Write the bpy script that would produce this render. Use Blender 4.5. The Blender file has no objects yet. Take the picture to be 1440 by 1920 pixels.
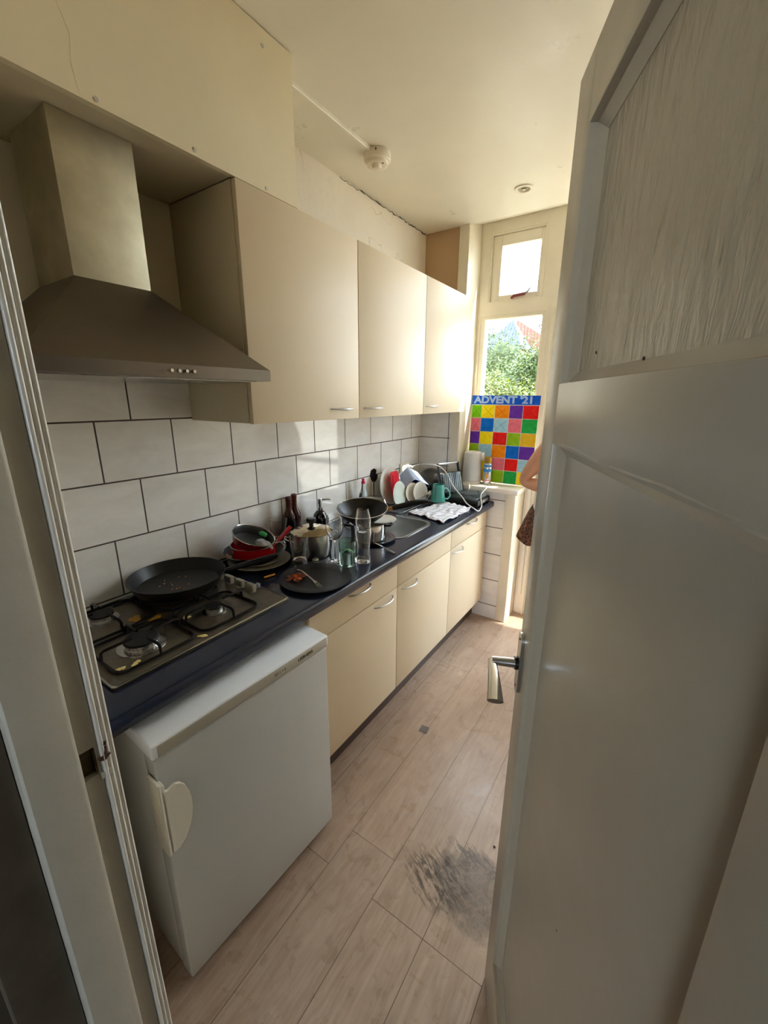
import bpy, bmesh, math, random
from mathutils import Vector, Matrix
random.seed(7)
S = bpy.context.scene
C = S.collection
PI = math.pi

# ------------------------------------------------------------------ camera
cam_d = bpy.data.cameras.new('camera'); cam = bpy.data.objects.new('camera', cam_d); C.objects.link(cam)
R_ = Vector((0.83119801, 0.55594644, 0.00578104)); U_ = Vector((-0.15372518, 0.21981771, 0.96335287)); F_ = Vector((-0.53430182, 0.80162568, -0.26817501))
cam.matrix_world = Matrix(((R_.x, U_.x, -F_.x, 1.51483), (R_.y, U_.y, -F_.y, 0.0), (R_.z, U_.z, -F_.z, 1.60022), (0, 0, 0, 1)))
cam_d.sensor_fit = 'VERTICAL'; cam_d.sensor_height = 24.0; cam_d.lens = 771.783 / 1920 * 24.0
cam_d.clip_start = 0.01; cam_d.clip_end = 200
S.camera = cam

# ------------------------------------------------------------------ world, sun, exposure
S.view_settings.view_transform = 'Standard'; S.view_settings.look = 'None'
S.view_settings.gamma = 1.0; S.view_settings.use_curve_mapping = False
S.view_settings.exposure = 1.08
W = bpy.data.worlds.new('sky'); S.world = W; W.use_nodes = True
WN = W.node_tree.nodes['Background']; WN.inputs['Color'].default_value = (0.78, 0.89, 1.0, 1); WN.inputs['Strength'].default_value = 9.0
sun_d = bpy.data.lights.new('sun', 'SUN'); sun_d.energy = 11.0; sun_d.angle = math.radians(0.6); sun_d.color = (1.0, 0.955, 0.88)
sun = bpy.data.objects.new('sun', sun_d); C.objects.link(sun)
sun.rotation_euler = Vector((-0.86, -0.34, -0.95)).to_track_quat('-Z', 'Y').to_euler()
# weak fill light added in the unseen hall behind the camera
hall_d = bpy.data.lights.new('hall_fill', 'AREA'); hall_d.energy = 0.15; hall_d.size = 0.5; hall_d.color = (1.0, 0.93, 0.82)
hall = bpy.data.objects.new('hall_fill', hall_d); C.objects.link(hall); hall.location = (1.6, -0.9, 2.5)
S.cycles.use_denoising = True
S.cycles.max_bounces = 14; S.cycles.diffuse_bounces = 8; S.cycles.glossy_bounces = 6; S.cycles.transmission_bounces = 14; S.cycles.transparent_max_bounces = 24
S.cycles.sample_clamp_indirect = 6.0; S.cycles.caustics_refractive = False; S.cycles.caustics_reflective = False

# ------------------------------------------------------------------ materials
def lin(c):
    def f(v):
        v /= 255.0
        return v / 12.92 if v <= 0.04045 else ((v + 0.055) / 1.055) ** 2.4
    return (f(c[0]), f(c[1]), f(c[2]), 1.0)

class NT:
    def __init__(s, name):
        s.m = bpy.data.materials.new(name); s.m.use_nodes = True
        s.t = s.m.node_tree; s.b = s.t.nodes['Principled BSDF']; s.out = s.t.nodes['Material Output']
    def n(s, ty, **k):
        nd = s.t.nodes.new(ty)
        for a, v in k.items():
            if a in nd.inputs: nd.inputs[a].default_value = v
            else: setattr(nd, a, v)
        return nd
    def l(s, a, b): s.t.links.new(a, b)
    def coord(s, kind='Object', scale=(1, 1, 1), loc=(0, 0, 0), rot=(0, 0, 0)):
        if kind == 'World':
            o = s.n('ShaderNodeNewGeometry').outputs['Position']
        else:
            o = s.n('ShaderNodeTexCoord').outputs[kind]
        mp = s.n('ShaderNodeMapping'); mp.inputs['Scale'].default_value = scale; mp.inputs['Location'].default_value = loc; mp.inputs['Rotation'].default_value = rot
        s.l(o, mp.inputs['Vector']); return mp.outputs['Vector']
    def noise(s, vec, scale, detail=4, rough=0.55, dist=0.0):
        nd = s.n('ShaderNodeTexNoise'); nd.inputs['Scale'].default_value = scale; nd.inputs['Detail'].default_value = detail
        nd.inputs['Roughness'].default_value = rough; nd.inputs['Distortion'].default_value = dist
        s.l(vec, nd.inputs['Vector']); return nd.outputs['Fac']
    def ramp(s, fac, stops):
        r = s.n('ShaderNodeValToRGB'); e = r.color_ramp.elements
        while len(e) < len(stops): e.new(0.5)
        for i, (p, c) in enumerate(stops):
            e[i].position = p; e[i].color = c if len(c) == 4 else (c[0], c[1], c[2], 1)
        s.l(fac, r.inputs['Fac']); return r.outputs['Color']
    def mix(s, fac, a, b, mode='MIX'):
        m = s.n('ShaderNodeMix', data_type='RGBA', blend_type=mode)
        for sock, v in ((m.inputs[0], fac), (m.inputs[6], a), (m.inputs[7], b)):
            if hasattr(v, 'is_linked') or isinstance(v, bpy.types.NodeSocket): s.l(v, sock)
            else: sock.default_value = v
        return m.outputs[2]
    def math(s, op, a, b=0.0, c=None):
        m = s.n('ShaderNodeMath', operation=op)
        for i, v in enumerate((a, b, c)):
            if v is None: continue
            if isinstance(v, bpy.types.NodeSocket): s.l(v, m.inputs[i])
            else: m.inputs[i].default_value = v
        return m.outputs[0]
    def bump(s, h, strength=0.3, dist=0.01):
        b = s.n('ShaderNodeBump'); b.inputs['Strength'].default_value = strength; b.inputs['Distance'].default_value = dist
        s.l(h, b.inputs['Height']); s.l(b.outputs['Normal'], s.b.inputs['Normal']); return b
    def base(s, v):
        if isinstance(v, bpy.types.NodeSocket): s.l(v, s.b.inputs['Base Color'])
        else: s.b.inputs['Base Color'].default_value = v

def mk(name, c, rough=0.5, metal=0.0, var=0.06, vs=12.0, bump=0.0, bs=60.0, spec=None, coat=0.0):
    """plain surface with a little colour variation and, if asked, fine relief"""
    t = NT(name); b = t.b
    v = t.coord('Object'); f = t.noise(v, vs)
    c = lin(c); k0, k1 = 1 - var, 1 + var
    t.base(t.ramp(f, [(0.3, (c[0] * k0, c[1] * k0, c[2] * k0)), (0.7, (min(c[0] * k1, 1), min(c[1] * k1, 1), min(c[2] * k1, 1)))]))
    b.inputs['Roughness'].default_value = rough; b.inputs['Metallic'].default_value = metal
    if spec is not None: b.inputs['Specular IOR Level'].default_value = spec
    if coat: b.inputs['Coat Weight'].default_value = coat; b.inputs['Coat Roughness'].default_value = 0.08
    if bump: t.bump(t.noise(v, bs, 3), bump, 0.004)
    return t.m

def mk_glass(name, c=(255, 255, 255), rough=0.0, ior=1.45):
    t = NT(name); t.base(lin(c)); t.b.inputs['Roughness'].default_value = rough; t.b.inputs['IOR'].default_value = ior
    t.b.inputs['Transmission Weight'].default_value = 1.0
    return t.m

def mk_pane(name):
    """clear window glass: see-through with a Fresnel reflection"""
    t = NT(name)
    tr = t.n('ShaderNodeBsdfTransparent'); tr.inputs['Color'].default_value = (0.97, 0.98, 0.97, 1)
    gl = t.n('ShaderNodeBsdfGlossy'); gl.inputs['Roughness'].default_value = 0.02
    fr = t.n('ShaderNodeFresnel'); t.l(t.math('MULTIPLY_ADD', t.n('ShaderNodeNewGeometry').outputs['Backfacing'], 1 / 1.45 - 1.45, 1.45), fr.inputs['IOR'])
    mx = t.n('ShaderNodeMixShader'); t.l(fr.outputs[0], mx.inputs[0]); t.l(tr.outputs[0], mx.inputs[1]); t.l(gl.outputs[0], mx.inputs[2])
    t.l(mx.outputs[0], t.out.inputs['Surface']); return t.m

def mk_tile(name, axis, uoff, zoff, off):
    t = NT(name)
    g = t.n('ShaderNodeNewGeometry'); sp = t.n('ShaderNodeSeparateXYZ'); t.l(g.outputs['Position'], sp.inputs[0])
    u = t.math('ADD', sp.outputs[axis], uoff); w = t.math('ADD', sp.outputs['Z'], zoff)
    cb = t.n('ShaderNodeCombineXYZ'); t.l(u, cb.inputs[0]); t.l(w, cb.inputs[1])
    br = t.n('ShaderNodeTexBrick'); br.offset = off; br.offset_frequency = 2; br.squash = 1.0
    br.inputs['Scale'].default_value = 1.0; br.inputs['Mortar Size'].default_value = 0.0027; br.inputs['Mortar Smooth'].default_value = 0.1
    br.inputs['Bias'].default_value = 0.0; br.inputs['Brick Width'].default_value = 0.253; br.inputs['Row Height'].default_value = 0.2018
    br.inputs['Color1'].default_value = (1, 1, 1, 1); br.inputs['Color2'].default_value = (0.93, 0.93, 0.93, 1)
    t.l(cb.outputs[0], br.inputs['Vector'])
    mp = t.n('ShaderNodeMapping'); mp.inputs['Scale'].default_value = (1, 1, 2.4); t.l(g.outputs['Position'], mp.inputs['Vector'])
    vein = t.noise(mp.outputs[0], 5.0, 6, 0.62, 0.6)
    tc = t.ramp(vein, [(0.35, lin((230, 227, 222))), (0.62, lin((242, 240, 236)))])
    tc = t.mix(1.0, tc, br.outputs['Color'], 'MULTIPLY')
    col = t.mix(br.outputs['Fac'], tc, lin((74, 66, 58)))
    t.base(col)
    t.l(t.math('MULTIPLY_ADD', br.outputs['Fac'], 0.7, 0.055), t.b.inputs['Roughness'])
    t.bump(t.math('SUBTRACT', 1.0, br.outputs['Fac']), 0.6, 0.002)
    return t.m

def mk_floor(name):
    t = NT(name)
    g = t.n('ShaderNodeNewGeometry'); sp = t.n('ShaderNodeSeparateXYZ'); t.l(g.outputs['Position'], sp.inputs[0])
    u = t.math('ADD', sp.outputs['Y'], 10.73); w = t.math('ADD', sp.outputs['X'], 2.09)
    cb = t.n('ShaderNodeCombineXYZ'); t.l(u, cb.inputs[0]); t.l(w, cb.inputs[1])
    br = t.n('ShaderNodeTexBrick'); br.offset = 0.8906; br.offset_frequency = 3
    br.inputs['Scale'].default_value = 1.0; br.inputs['Mortar Size'].default_value = 0.0012; br.inputs['Mortar Smooth'].default_value = 0.2
    br.inputs['Brick Width'].default_value = 1.28; br.inputs['Row Height'].default_value = 0.19
    br.inputs['Color1'].default_value = (0.2, 0.2, 0.2, 1); br.inputs['Color2'].default_value = (0.8, 0.8, 0.8, 1); br.inputs['Bias'].default_value = 0
    t.l(cb.outputs[0], br.inputs['Vector'])
    bw = t.n('ShaderNodeRGBToBW'); t.l(br.outputs['Color'], bw.inputs[0])
    # grain along the plank
    off = t.n('ShaderNodeCombineXYZ'); t.l(t.math('MULTIPLY', bw.outputs[0], 7.0), off.inputs[2]); t.l(t.math('MULTIPLY', bw.outputs[0], 3.0), off.inputs[0])
    ad = t.n('ShaderNodeVectorMath', operation='ADD'); t.l(g.outputs['Position'], ad.inputs[0]); t.l(off.outputs[0], ad.inputs[1])
    mp = t.n('ShaderNodeMapping'); mp.inputs['Scale'].default_value = (7.0, 0.9, 1.0); t.l(ad.outputs[0], mp.inputs['Vector'])
    grain = t.noise(mp.outputs[0], 3.2, 6, 0.6, 1.6)
    mp2 = t.n('ShaderNodeMapping'); mp2.inputs['Scale'].default_value = (60.0, 2.0, 1.0); t.l(ad.outputs[0], mp2.inputs['Vector'])
    fine = t.noise(mp2.outputs[0], 2.0, 3)
    mpc = t.n('ShaderNodeMapping'); mpc.inputs['Scale'].default_value = (3.4, 0.55, 1.0); t.l(ad.outputs[0], mpc.inputs['Vector'])
    cont = t.math('SINE', t.math('MULTIPLY', t.noise(mpc.outputs[0], 2.0, 3, 0.45, 0.5), 95.0))
    patch = t.noise(g.outputs['Position'], 6.0, 5, 0.65, 0.8)
    c = t.ramp(grain, [(0.25, lin((152, 124, 106))), (0.5, lin((170, 146, 128))), (0.75, lin((184, 162, 144)))])
    c = t.mix(0.16, c, t.ramp(t.math('MULTIPLY_ADD', cont, 0.5, 0.5), [(0.0, lin((134, 108, 90))), (0.6, lin((192, 168, 148)))]))
    c = t.mix(0.25, c, t.ramp(patch, [(0.35, lin((150, 124, 106))), (0.65, lin((196, 174, 156)))]))
    c = t.mix(0.11, c, t.ramp(fine, [(0.3, lin((140, 118, 98))), (0.7, lin((225, 206, 182)))]))
    tone = t.ramp(bw.outputs[0], [(0.0, (0.90, 0.90, 0.90)), (1.0, (1.06, 1.04, 1.02))])
    c = t.mix(1.0, c, tone, 'MULTIPLY')
    c = t.mix(br.outputs['Fac'], c, lin((96, 78, 62)))
    # the worn, grey-black scuffed patch near the door and small scuffs
    def blob(cx, cy, sx, sy, rot):
        q = t.n('ShaderNodeMapping', vector_type='POINT')
        q.inputs['Location'].default_value = (0, 0, 0)
        sb = t.n('ShaderNodeVectorMath', operation='SUBTRACT'); t.l(g.outputs['Position'], sb.inputs[0]); sb.inputs[1].default_value = (cx, cy, 0)
        q.inputs['Rotation'].default_value = (0, 0, rot); q.inputs['Scale'].default_value = (1 / sx, 1 / sy, 1); t.l(sb.outputs[0], q.inputs['Vector'])
        ln = t.n('ShaderNodeVectorMath', operation='LENGTH'); t.l(q.outputs[0], ln.inputs[0]); return ln.outputs['Value']
    edge = t.noise(g.outputs['Position'], 9.0, 5, 0.7, 0.8)
    def mask(d, k, soft):
        e = t.math('ADD', d, t.math('MULTIPLY_ADD', edge, k, -k * 0.5))
        mr = t.n('ShaderNodeMapRange'); mr.inputs['From Min'].default_value = 1.0; mr.inputs['From Max'].default_value = 1.0 - soft; t.l(e, mr.inputs['Value']); return mr.outputs[0]
    m1 = mask(blob(1.235, 1.005, 0.155, 0.135, 0.0), 1.1, 0.22)
    sc = t.noise(g.outputs['Position'], 55.0, 5, 0.7, 1.2)
    m1 = t.math('MULTIPLY', m1, t.math('MINIMUM', t.math('MULTIPLY', sc, 1.6), 0.92))
    c = t.mix(m1, c, lin((112, 98, 88)))
    mpd = t.n('ShaderNodeMapping'); mpd.inputs['Scale'].default_value = (1.0, 1.0, 1.0); mpd.inputs['Rotation'].default_value = (0, 0, 0.5); t.l(g.outputs['Position'], mpd.inputs['Vector'])
    mpe = t.n('ShaderNodeMapping'); mpe.inputs['Scale'].default_value = (20.0, 80.0, 1.0); t.l(mpd.outputs[0], mpe.inputs['Vector'])
    streak = t.noise(mpe.outputs[0], 1.0, 4, 0.6, 0.8)
    sth = t.n('ShaderNodeMapRange'); sth.inputs['From Min'].default_value = 0.47; sth.inputs['From Max'].default_value = 0.56; t.l(streak, sth.inputs['Value'])
    m2 = t.math('MULTIPLY', mask(blob(1.105, 0.965, 0.15, 0.11, 0.5), 1.3, 0.5), sth.outputs[0])
    c = t.mix(t.math('MULTIPLY', m2, 0.92), c, lin((72, 59, 50)))
    m3 = t.math('MULTIPLY', mask(blob(1.165, 1.105, 0.10, 0.035, -0.3), 1.0, 0.4), sth.outputs[0])
    c = t.mix(t.math('MULTIPLY', m3, 0.7), c, lin((76, 63, 54)))
    dirt = t.noise(g.outputs['Position'], 38.0, 2, 0.5, 0.5)
    dm = t.n('ShaderNodeMapRange'); dm.inputs['From Min'].default_value = 0.70; dm.inputs['From Max'].default_value = 0.76; t.l(dirt, dm.inputs['Value'])
    c = t.mix(t.math('MULTIPLY', dm.outputs[0], 0.35), c, lin((120, 100, 84)))
    t.base(c)
    sm = t.noise(g.outputs['Position'], 14.0, 5, 0.6, 0.5)
    t.l(t.math('MULTIPLY_ADD', sm, 0.28, 0.16), t.b.inputs['Roughness'])
    t.bump(t.math('SUBTRACT', t.math('MULTIPLY', fine, 0.15), br.outputs['Fac']), 0.25, 0.002)
    return t.m

def mk_wall(name, c, rough=0.75, lump=0.35, crack=False, sheen=False):
    t = NT(name); v = t.coord('World')
    f = t.noise(v, 1.6, 5, 0.6); cc = lin(c)
    col = t.ramp(f, [(0.3, tuple(x * 0.90 for x in cc[:3])), (0.7, cc)])
    h = t.math('ADD', t.noise(v, 7.0, 6, 0.6), t.math('MULTIPLY', t.noise(v, 60.0, 3), 0.15))
    if crack:
        vo = t.n('ShaderNodeTexVoronoi', feature='DISTANCE_TO_EDGE'); vo.inputs['Scale'].default_value = 3.1
        dn = t.n('ShaderNodeVectorMath', operation='ADD'); t.l(v, dn.inputs[0])
        nn = t.n('ShaderNodeTexNoise'); nn.inputs['Scale'].default_value = 5.0; t.l(v, nn.inputs['Vector']); sc = t.n('ShaderNodeVectorMath', operation='SCALE'); sc.inputs['Scale'].default_value = 0.35; t.l(nn.outputs['Color'], sc.inputs[0]); t.l(sc.outputs[0], dn.inputs[1])
        t.l(dn.outputs[0], vo.inputs['Vector'])
        mr = t.n('ShaderNodeMapRange'); mr.inputs['From Min'].default_value = 0.0; mr.inputs['From Max'].default_value = 0.008; mr.inputs['To Min'].default_value = 0.5; mr.inputs['To Max'].default_value = 0.0; t.l(vo.outputs['Distance'], mr.inputs['Value'])
        gate = t.n('ShaderNodeMapRange'); gate.inputs['From Min'].default_value = 0.5; gate.inputs['From Max'].default_value = 0.6; t.l(t.noise(v, 2.0, 2), gate.inputs['Value'])
        col = t.mix(t.math('MULTIPLY', mr.outputs[0], gate.outputs[0]), col, lin((150, 128, 98)))
    t.base(col); t.b.inputs['Roughness'].default_value = rough
    if sheen:
        t.l(t.math('MULTIPLY_ADD', t.noise(v, 5.0, 6, 0.65), 0.45, 0.12), t.b.inputs['Roughness'])
    t.bump(h, lump, 0.012); return t.m

M = {}
M['tile_left'] = mk_tile('left wall tiles', 'Y', -0.5998 + 0.253 * 10, -1.1168 + 0.2018 * 10, 0.548)
M['tile_back'] = mk_tile('back wall tiles', 'X', -0.2284 + 0.253 * 4, -1.1168 + 0.2018 * 10, 0.0)
M['floor'] = mk_floor('laminate floor')
M['ceiling'] = mk_wall('ceiling paint', (230, 224, 208), 0.42, 0.10, sheen=True)
M['plaster'] = mk_wall('cream plaster', (228, 217, 198), 0.7, 0.4, crack=True)
M['paint'] = mk('cream gloss paint', (228, 220, 200), 0.28, var=0.03, bump=0.06, bs=18)
M['paint_white'] = mk('white gloss paint', (232, 226, 214), 0.25, var=0.03, bump=0.08, bs=22)
M['door_paint'] = mk('door paint', (170, 160, 141), 0.27, var=0.025, bump=0.06, bs=14)
M['jamb_paint'] = mk('jamb paint', (200, 194, 178), 0.30, var=0.05, bump=0.25, bs=30)
M['bright_mould'] = mk('brightened gloss moulding', (228, 224, 212), 0.18, var=.05, bump=.35, bs=35)  # window light on the moulding put into a lighter colour
M['cream'] = mk('cream laminate', (214, 198, 170), 0.5, var=0.02, vs=3, bump=0.02, bs=300, spec=0.3)
M['cream_side'] = mk('cream cabinet side', (204, 191, 160), 0.5, var=0.03, vs=3)
M['bulk'] = mk('painted board', (220, 208, 176), 0.5, var=0.05, vs=2.5, bump=0.05, bs=5)
M['dark_plinth'] = mk('dark plinth', (62, 44, 36), 0.45, var=0.1)
M['worktop'] = mk('navy worktop', (21, 30, 50), 0.22, var=0.08, vs=400)
M['steel'] = mk('brushed steel', (172, 170, 166), 0.24, 1.0, var=0.08, vs=5)
M['hood_steel'] = mk('hood steel', (118, 111, 102), 0.36, 1.0, var=0.10, vs=4)
M['chimney_steel'] = mk('chimney steel', (196, 190, 166), 0.48, 1.0, var=0.22, vs=7)
M['chrome'] = mk('chrome', (215, 215, 215), 0.12, 1.0, var=0.02)
M['alu'] = mk('satin aluminium', (196, 194, 192), 0.28, 1.0, var=0.03)
M['black_pan'] = mk('black non-stick', (17, 17, 17), 0.34, var=0.2, vs=25, spec=0.28)
M['black_plastic'] = mk('black plastic', (15, 15, 15), 0.35, var=0.1, spec=0.3)
M['black_iron'] = mk('black enamel iron', (13, 9, 8), 0.38, var=0.3, vs=40, spec=0.25)
M['knob'] = mk('matt grey knob', (168, 162, 146), .45, .25, var=.04)
M['cap'] = mk('burner cap', (24, 23, 23), 0.5, var=0.2, vs=30, spec=0.25)
M['red'] = mk('red enamel', (176, 16, 26), 0.22, var=0.05, coat=0.5)
M['darkred'] = mk('dark red enamel', (112, 12, 22), 0.22, var=0.08, coat=0.5)
M['redplastic'] = mk('red plastic', (206, 24, 44), 0.32, var=0.04)
M['grey_inner'] = mk('grey non-stick inner', (34, 36, 37), 0.35, var=0.15, vs=30)
M['white_cer'] = mk('white ceramic', (228, 224, 214), 0.14, var=0.02, coat=0.4)
M['grey_cer'] = mk('cream grey ceramic', (176, 170, 152), 0.2, var=0.05, coat=0.3)
M['mint_cer'] = mk('mint white ceramic', (216, 226, 216), 0.14, var=0.02, coat=0.4)
M['teal'] = mk('teal ceramic', (66, 152, 142), 0.25, var=0.06, vs=30, coat=0.3)
M['teal_in'] = mk('pale teal handle', (150, 205, 196), 0.2, var=0.03)
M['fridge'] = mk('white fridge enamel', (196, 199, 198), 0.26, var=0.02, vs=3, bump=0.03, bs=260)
M['fridge_top'] = mk('sky-tinted fridge top', (238, 243, 250), 0.22, var=0.02, vs=3)  # top made lighter and bluer; sky light put into its colour
M['fridge_strip'] = mk('grey fridge strip', (176, 172, 160), 0.35, var=0.02)
M['handle_cream'] = mk('cream plastic', (216, 212, 198), 0.3, var=0.02)
M['ink'] = mk('black ink', (22, 18, 18), 0.5, var=0.05)
M['ink_grey'] = mk('grey ink', (126, 122, 112), 0.5, var=0.05)
M['wood_spoon'] = mk('wood', (176, 128, 72), 0.6, var=0.15, vs=40)
M['glass'] = mk_glass('clear glass')
M['glass_green'] = mk_glass('greenish glass', (205, 236, 222))
M['glass_brown'] = mk_glass('brown glass', (120, 52, 14))
M['lidglass'] = mk_glass('lid glass', (220, 196, 160), 0.05)
M['plastic_clear'] = mk_glass('crumpled clear plastic', (225, 228, 232), 0.18, 1.35); M['plastic_clear'].node_tree.nodes['Principled BSDF'].inputs['Transmission Weight'].default_value = 0.6
M['film'] = mk_glass('thin clear film', (250, 250, 250), 0.05, 1.2)
M['pane'] = mk_pane('window pane')
M['green_film'] = mk('green film', (14, 130, 58), 0.3, var=0.15)
M['soap_dark'] = mk('dark soap bottle', (26, 22, 34), 0.12, var=0.1, coat=0.5)
M['det_blue'] = mk_glass('pale blue detergent bottle', (222, 238, 246), 0.08, 1.35)
M['det_label'] = mk('detergent label', (206, 222, 230), 0.4, var=0.1)
M['pink'] = mk('pink cap', (206, 44, 92), 0.35)
M['wire'] = mk('grey wire', (150, 150, 150), 0.3, 0.9, var=0.05)
M['white_plastic'] = mk('white plastic', (232, 230, 224), 0.3, var=0.02)
M['blue_plastic'] = mk('pale blue plastic', (186, 206, 240), 0.35, var=0.03)
M['navy_plastic'] = mk('navy plastic', (30, 38, 128), 0.3, var=0.08)
M['dark_metal'] = mk('dark grey wok metal', (86, 84, 80), 0.28, 0.6, var=0.15, vs=14)
M['grill_plate'] = mk('ridged grill plate', (86, 96, 100), 0.3, 0.3, var=0.15, vs=40)
M['food_brown'] = mk('brown food', (140, 62, 26), 0.35, var=0.4, vs=90)
M['food_orange'] = mk('orange food', (214, 92, 30), 0.35, var=0.25, vs=90)
M['fries'] = mk('fried potato', (214, 148, 58), 0.45, var=0.15, vs=60)
M['egg'] = mk('egg scraps', (226, 206, 128), 0.45, var=0.2, vs=90)
M['egg_oil'] = mk('oily yellow egg scraps', (176, 132, 34), 0.3, var=0.25, vs=90)
M['skin'] = mk('skin', (206, 150, 118), 0.45, var=0.05, vs=20)
M['hair'] = mk('brown hair', (74, 50, 34), 0.45, var=0.2, vs=60)
M['shirt'] = mk('pale shirt', (226, 216, 208), 0.8, var=0.04)
M['gold'] = mk('gold cap', (176, 142, 64), 0.3, 0.8, var=0.05)
M['can'] = mk('spray can', (196, 198, 200), 0.25, 0.6, var=0.05)
M['can_blue'] = mk('can blue label', (60, 140, 206), 0.3)
M['can_red'] = mk('can red label', (190, 60, 60), 0.3)
M['kettle'] = mk('white kettle plastic', (206, 206, 206), 0.28, var=0.02)
M['tape'] = mk('speckled grey tape', (112, 104, 100), 0.7, var=0.5, vs=500)
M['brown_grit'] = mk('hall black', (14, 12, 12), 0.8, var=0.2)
M['shaded_trim'] = mk('painted-shade trim', (92, 82, 68), 0.5, var=.2, vs=20)  # shadow on the hall side put into a darker trim colour
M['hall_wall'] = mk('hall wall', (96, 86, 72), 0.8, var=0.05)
M['socket'] = mk('cream socket plastic', (222, 216, 200), 0.35, var=0.02)
M['detector'] = mk('off-white detector plastic', (226, 216, 198), 0.45, var=0.03)
M['dark_hole'] = mk('dark recess', (60, 52, 40), 0.8)
M['rust'] = mk('dark rust', (74, 42, 34), 0.7, var=0.3, vs=80)
M['strike'] = mk('worn metal', (96, 84, 60), 0.5, 0.7, var=0.3, vs=60)
M['rubber'] = mk('red brown rubber', (120, 52, 46), 0.5, var=0.1)
M['slate'] = None

# ------------------------------------------------------------------ mesh builder
class MB:
    def __init__(s): s.bm = bmesh.new()
    def box(s, x0, x1, y0, y1, z0, z1, b=0.0, seg=2, M_=None):
        r = bmesh.ops.create_cube(s.bm, size=1.0); vs = r['verts']
        for v in vs: v.co = Vector((x0 + (v.co.x + .5) * (x1 - x0), y0 + (v.co.y + .5) * (y1 - y0), z0 + (v.co.z + .5) * (z1 - z0)))
        if M_ is not None:
            for v in vs: v.co = M_ @ v.co
        if b > 0:
            es = list({e for v in vs for e in v.link_edges})
            bmesh.ops.bevel(s.bm, geom=es, offset=b, segments=seg, profile=0.5, affect='EDGES', clamp_overlap=True)
        return s
    def lathe(s, prof, c=(0, 0, 0), seg=40, M_=None, cap=True):
        """prof: list of (radius, height); revolved about z at c"""
        rings = []
        for r, z in prof:
            if r < 1e-6: rings.append([s.bm.verts.new((c[0], c[1], c[2] + z))])
            else: rings.append([s.bm.verts.new((c[0] + r * math.cos(2 * PI * i / seg), c[1] + r * math.sin(2 * PI * i / seg), c[2] + z)) for i in range(seg)])
        for a, b in zip(rings[:-1], rings[1:]):
            for i in range(seg):
                j = (i + 1) % seg
                if len(a) == 1 and len(b) == 1: continue
                if len(a) == 1: f = (a[0], b[i], b[j])
                elif len(b) == 1: f = (a[i], b[0], a[j])
                else: f = (a[i], b[i], b[j], a[j])
                try: s.bm.faces.new(f)
                except ValueError: pass
        if cap:
            for rg, fl in ((rings[0], False), (rings[-1], True)):
                if len(rg) > 2:
                    try: s.bm.faces.new(rg if fl else rg[::-1])
                    except ValueError: pass
        if M_ is not None:
            for rg in rings:
                for v in rg: v.co = M_ @ v.co
        return s
    def cyl(s, p0, p1, r0, r1=None, seg=20):
        return s.tube([p0, p1], [r0, r0 if r1 is None else r1], seg)
    def tube(s, pts, r, seg=10, closed=False, flat=None):
        pts = [Vector(p) for p in pts]; n = len(pts)
        rs = r if isinstance(r, (list, tuple)) else [r] * n
        rings = []; up = None
        for i, p in enumerate(pts):
            if closed: t = pts[(i + 1) % n] - pts[i - 1]
            elif i == 0: t = pts[1] - pts[0]
            elif i == n - 1: t = pts[-1] - pts[-2]
            else: t = pts[i + 1] - pts[i - 1]
            t.normalize()
            if up is None:
                up = Vector((0, 0, 1)) if abs(t.z) < 0.9 else Vector((1, 0, 0))
            a = up - t * up.dot(t); a.normalize(); b = t.cross(a); up = a
            fx = flat or 1.0
            rings.append([s.bm.verts.new(p + a * (math.cos(2 * PI * k / seg) * rs[i] * fx) + b * (math.sin(2 * PI * k / seg) * rs[i])) for k in range(seg)])
        m = n if closed else n - 1
        for i in range(m):
            A, B = rings[i], rings[(i + 1) % n]
            for k in range(seg):
                j = (k + 1) % seg
                try: s.bm.faces.new((A[k], A[j], B[j], B[k]))
                except ValueError: pass
        if not closed:
            s.bm.faces.new(rings[0][::-1]); s.bm.faces.new(rings[-1])
        return s
    def prism(s, poly, h0, h1, axis='z', M_=None):
        """poly 2D points extruded from h0 to h1 along axis"""
        def P(a, b, h):
            return {'z': (a, b, h), 'x': (h, a, b), 'y': (a, h, b)}[axis]
        v0 = [s.bm.verts.new(P(a, b, h0)) for a, b in poly]; v1 = [s.bm.verts.new(P(a, b, h1)) for a, b in poly]
        n = len(poly); s.bm.faces.new(v0[::-1]); s.bm.faces.new(v1)
        for i in range(n):
            j = (i + 1) % n; s.bm.faces.new((v0[i], v0[j], v1[j], v1[i]))
        if M_ is not None:
            for v in v0 + v1: v.co = M_ @ v.co
        return s
    def ball(s, c, r, sub=2, jit=0.0):
        rr = r if isinstance(r, (tuple, list)) else (r, r, r)
        q = bmesh.ops.create_icosphere(s.bm, subdivisions=sub, radius=1.0)
        for v in q['verts']:
            k = 1 + random.uniform(-jit, jit)
            v.co = Vector((c[0] + v.co.x * rr[0] * k, c[1] + v.co.y * rr[1] * k, c[2] + v.co.z * rr[2] * k))
        return s
    def sheet(s, f, nu, nv, th=0.0):
        """grid surface f(u,v)->point; solid sheet when th>0 (offset downwards)"""
        g = [[s.bm.verts.new(f(i / nu, j / nv)) for j in range(nv + 1)] for i in range(nu + 1)]
        fs = []
        for i in range(nu):
            for j in range(nv): fs.append(s.bm.faces.new((g[i][j], g[i + 1][j], g[i + 1][j + 1], g[i][j + 1])))
        if th:
            r = bmesh.ops.extrude_face_region(s.bm, geom=fs)
            for v in [e for e in r['geom'] if isinstance(e, bmesh.types.BMVert)]: v.co.z -= th
        return s

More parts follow.
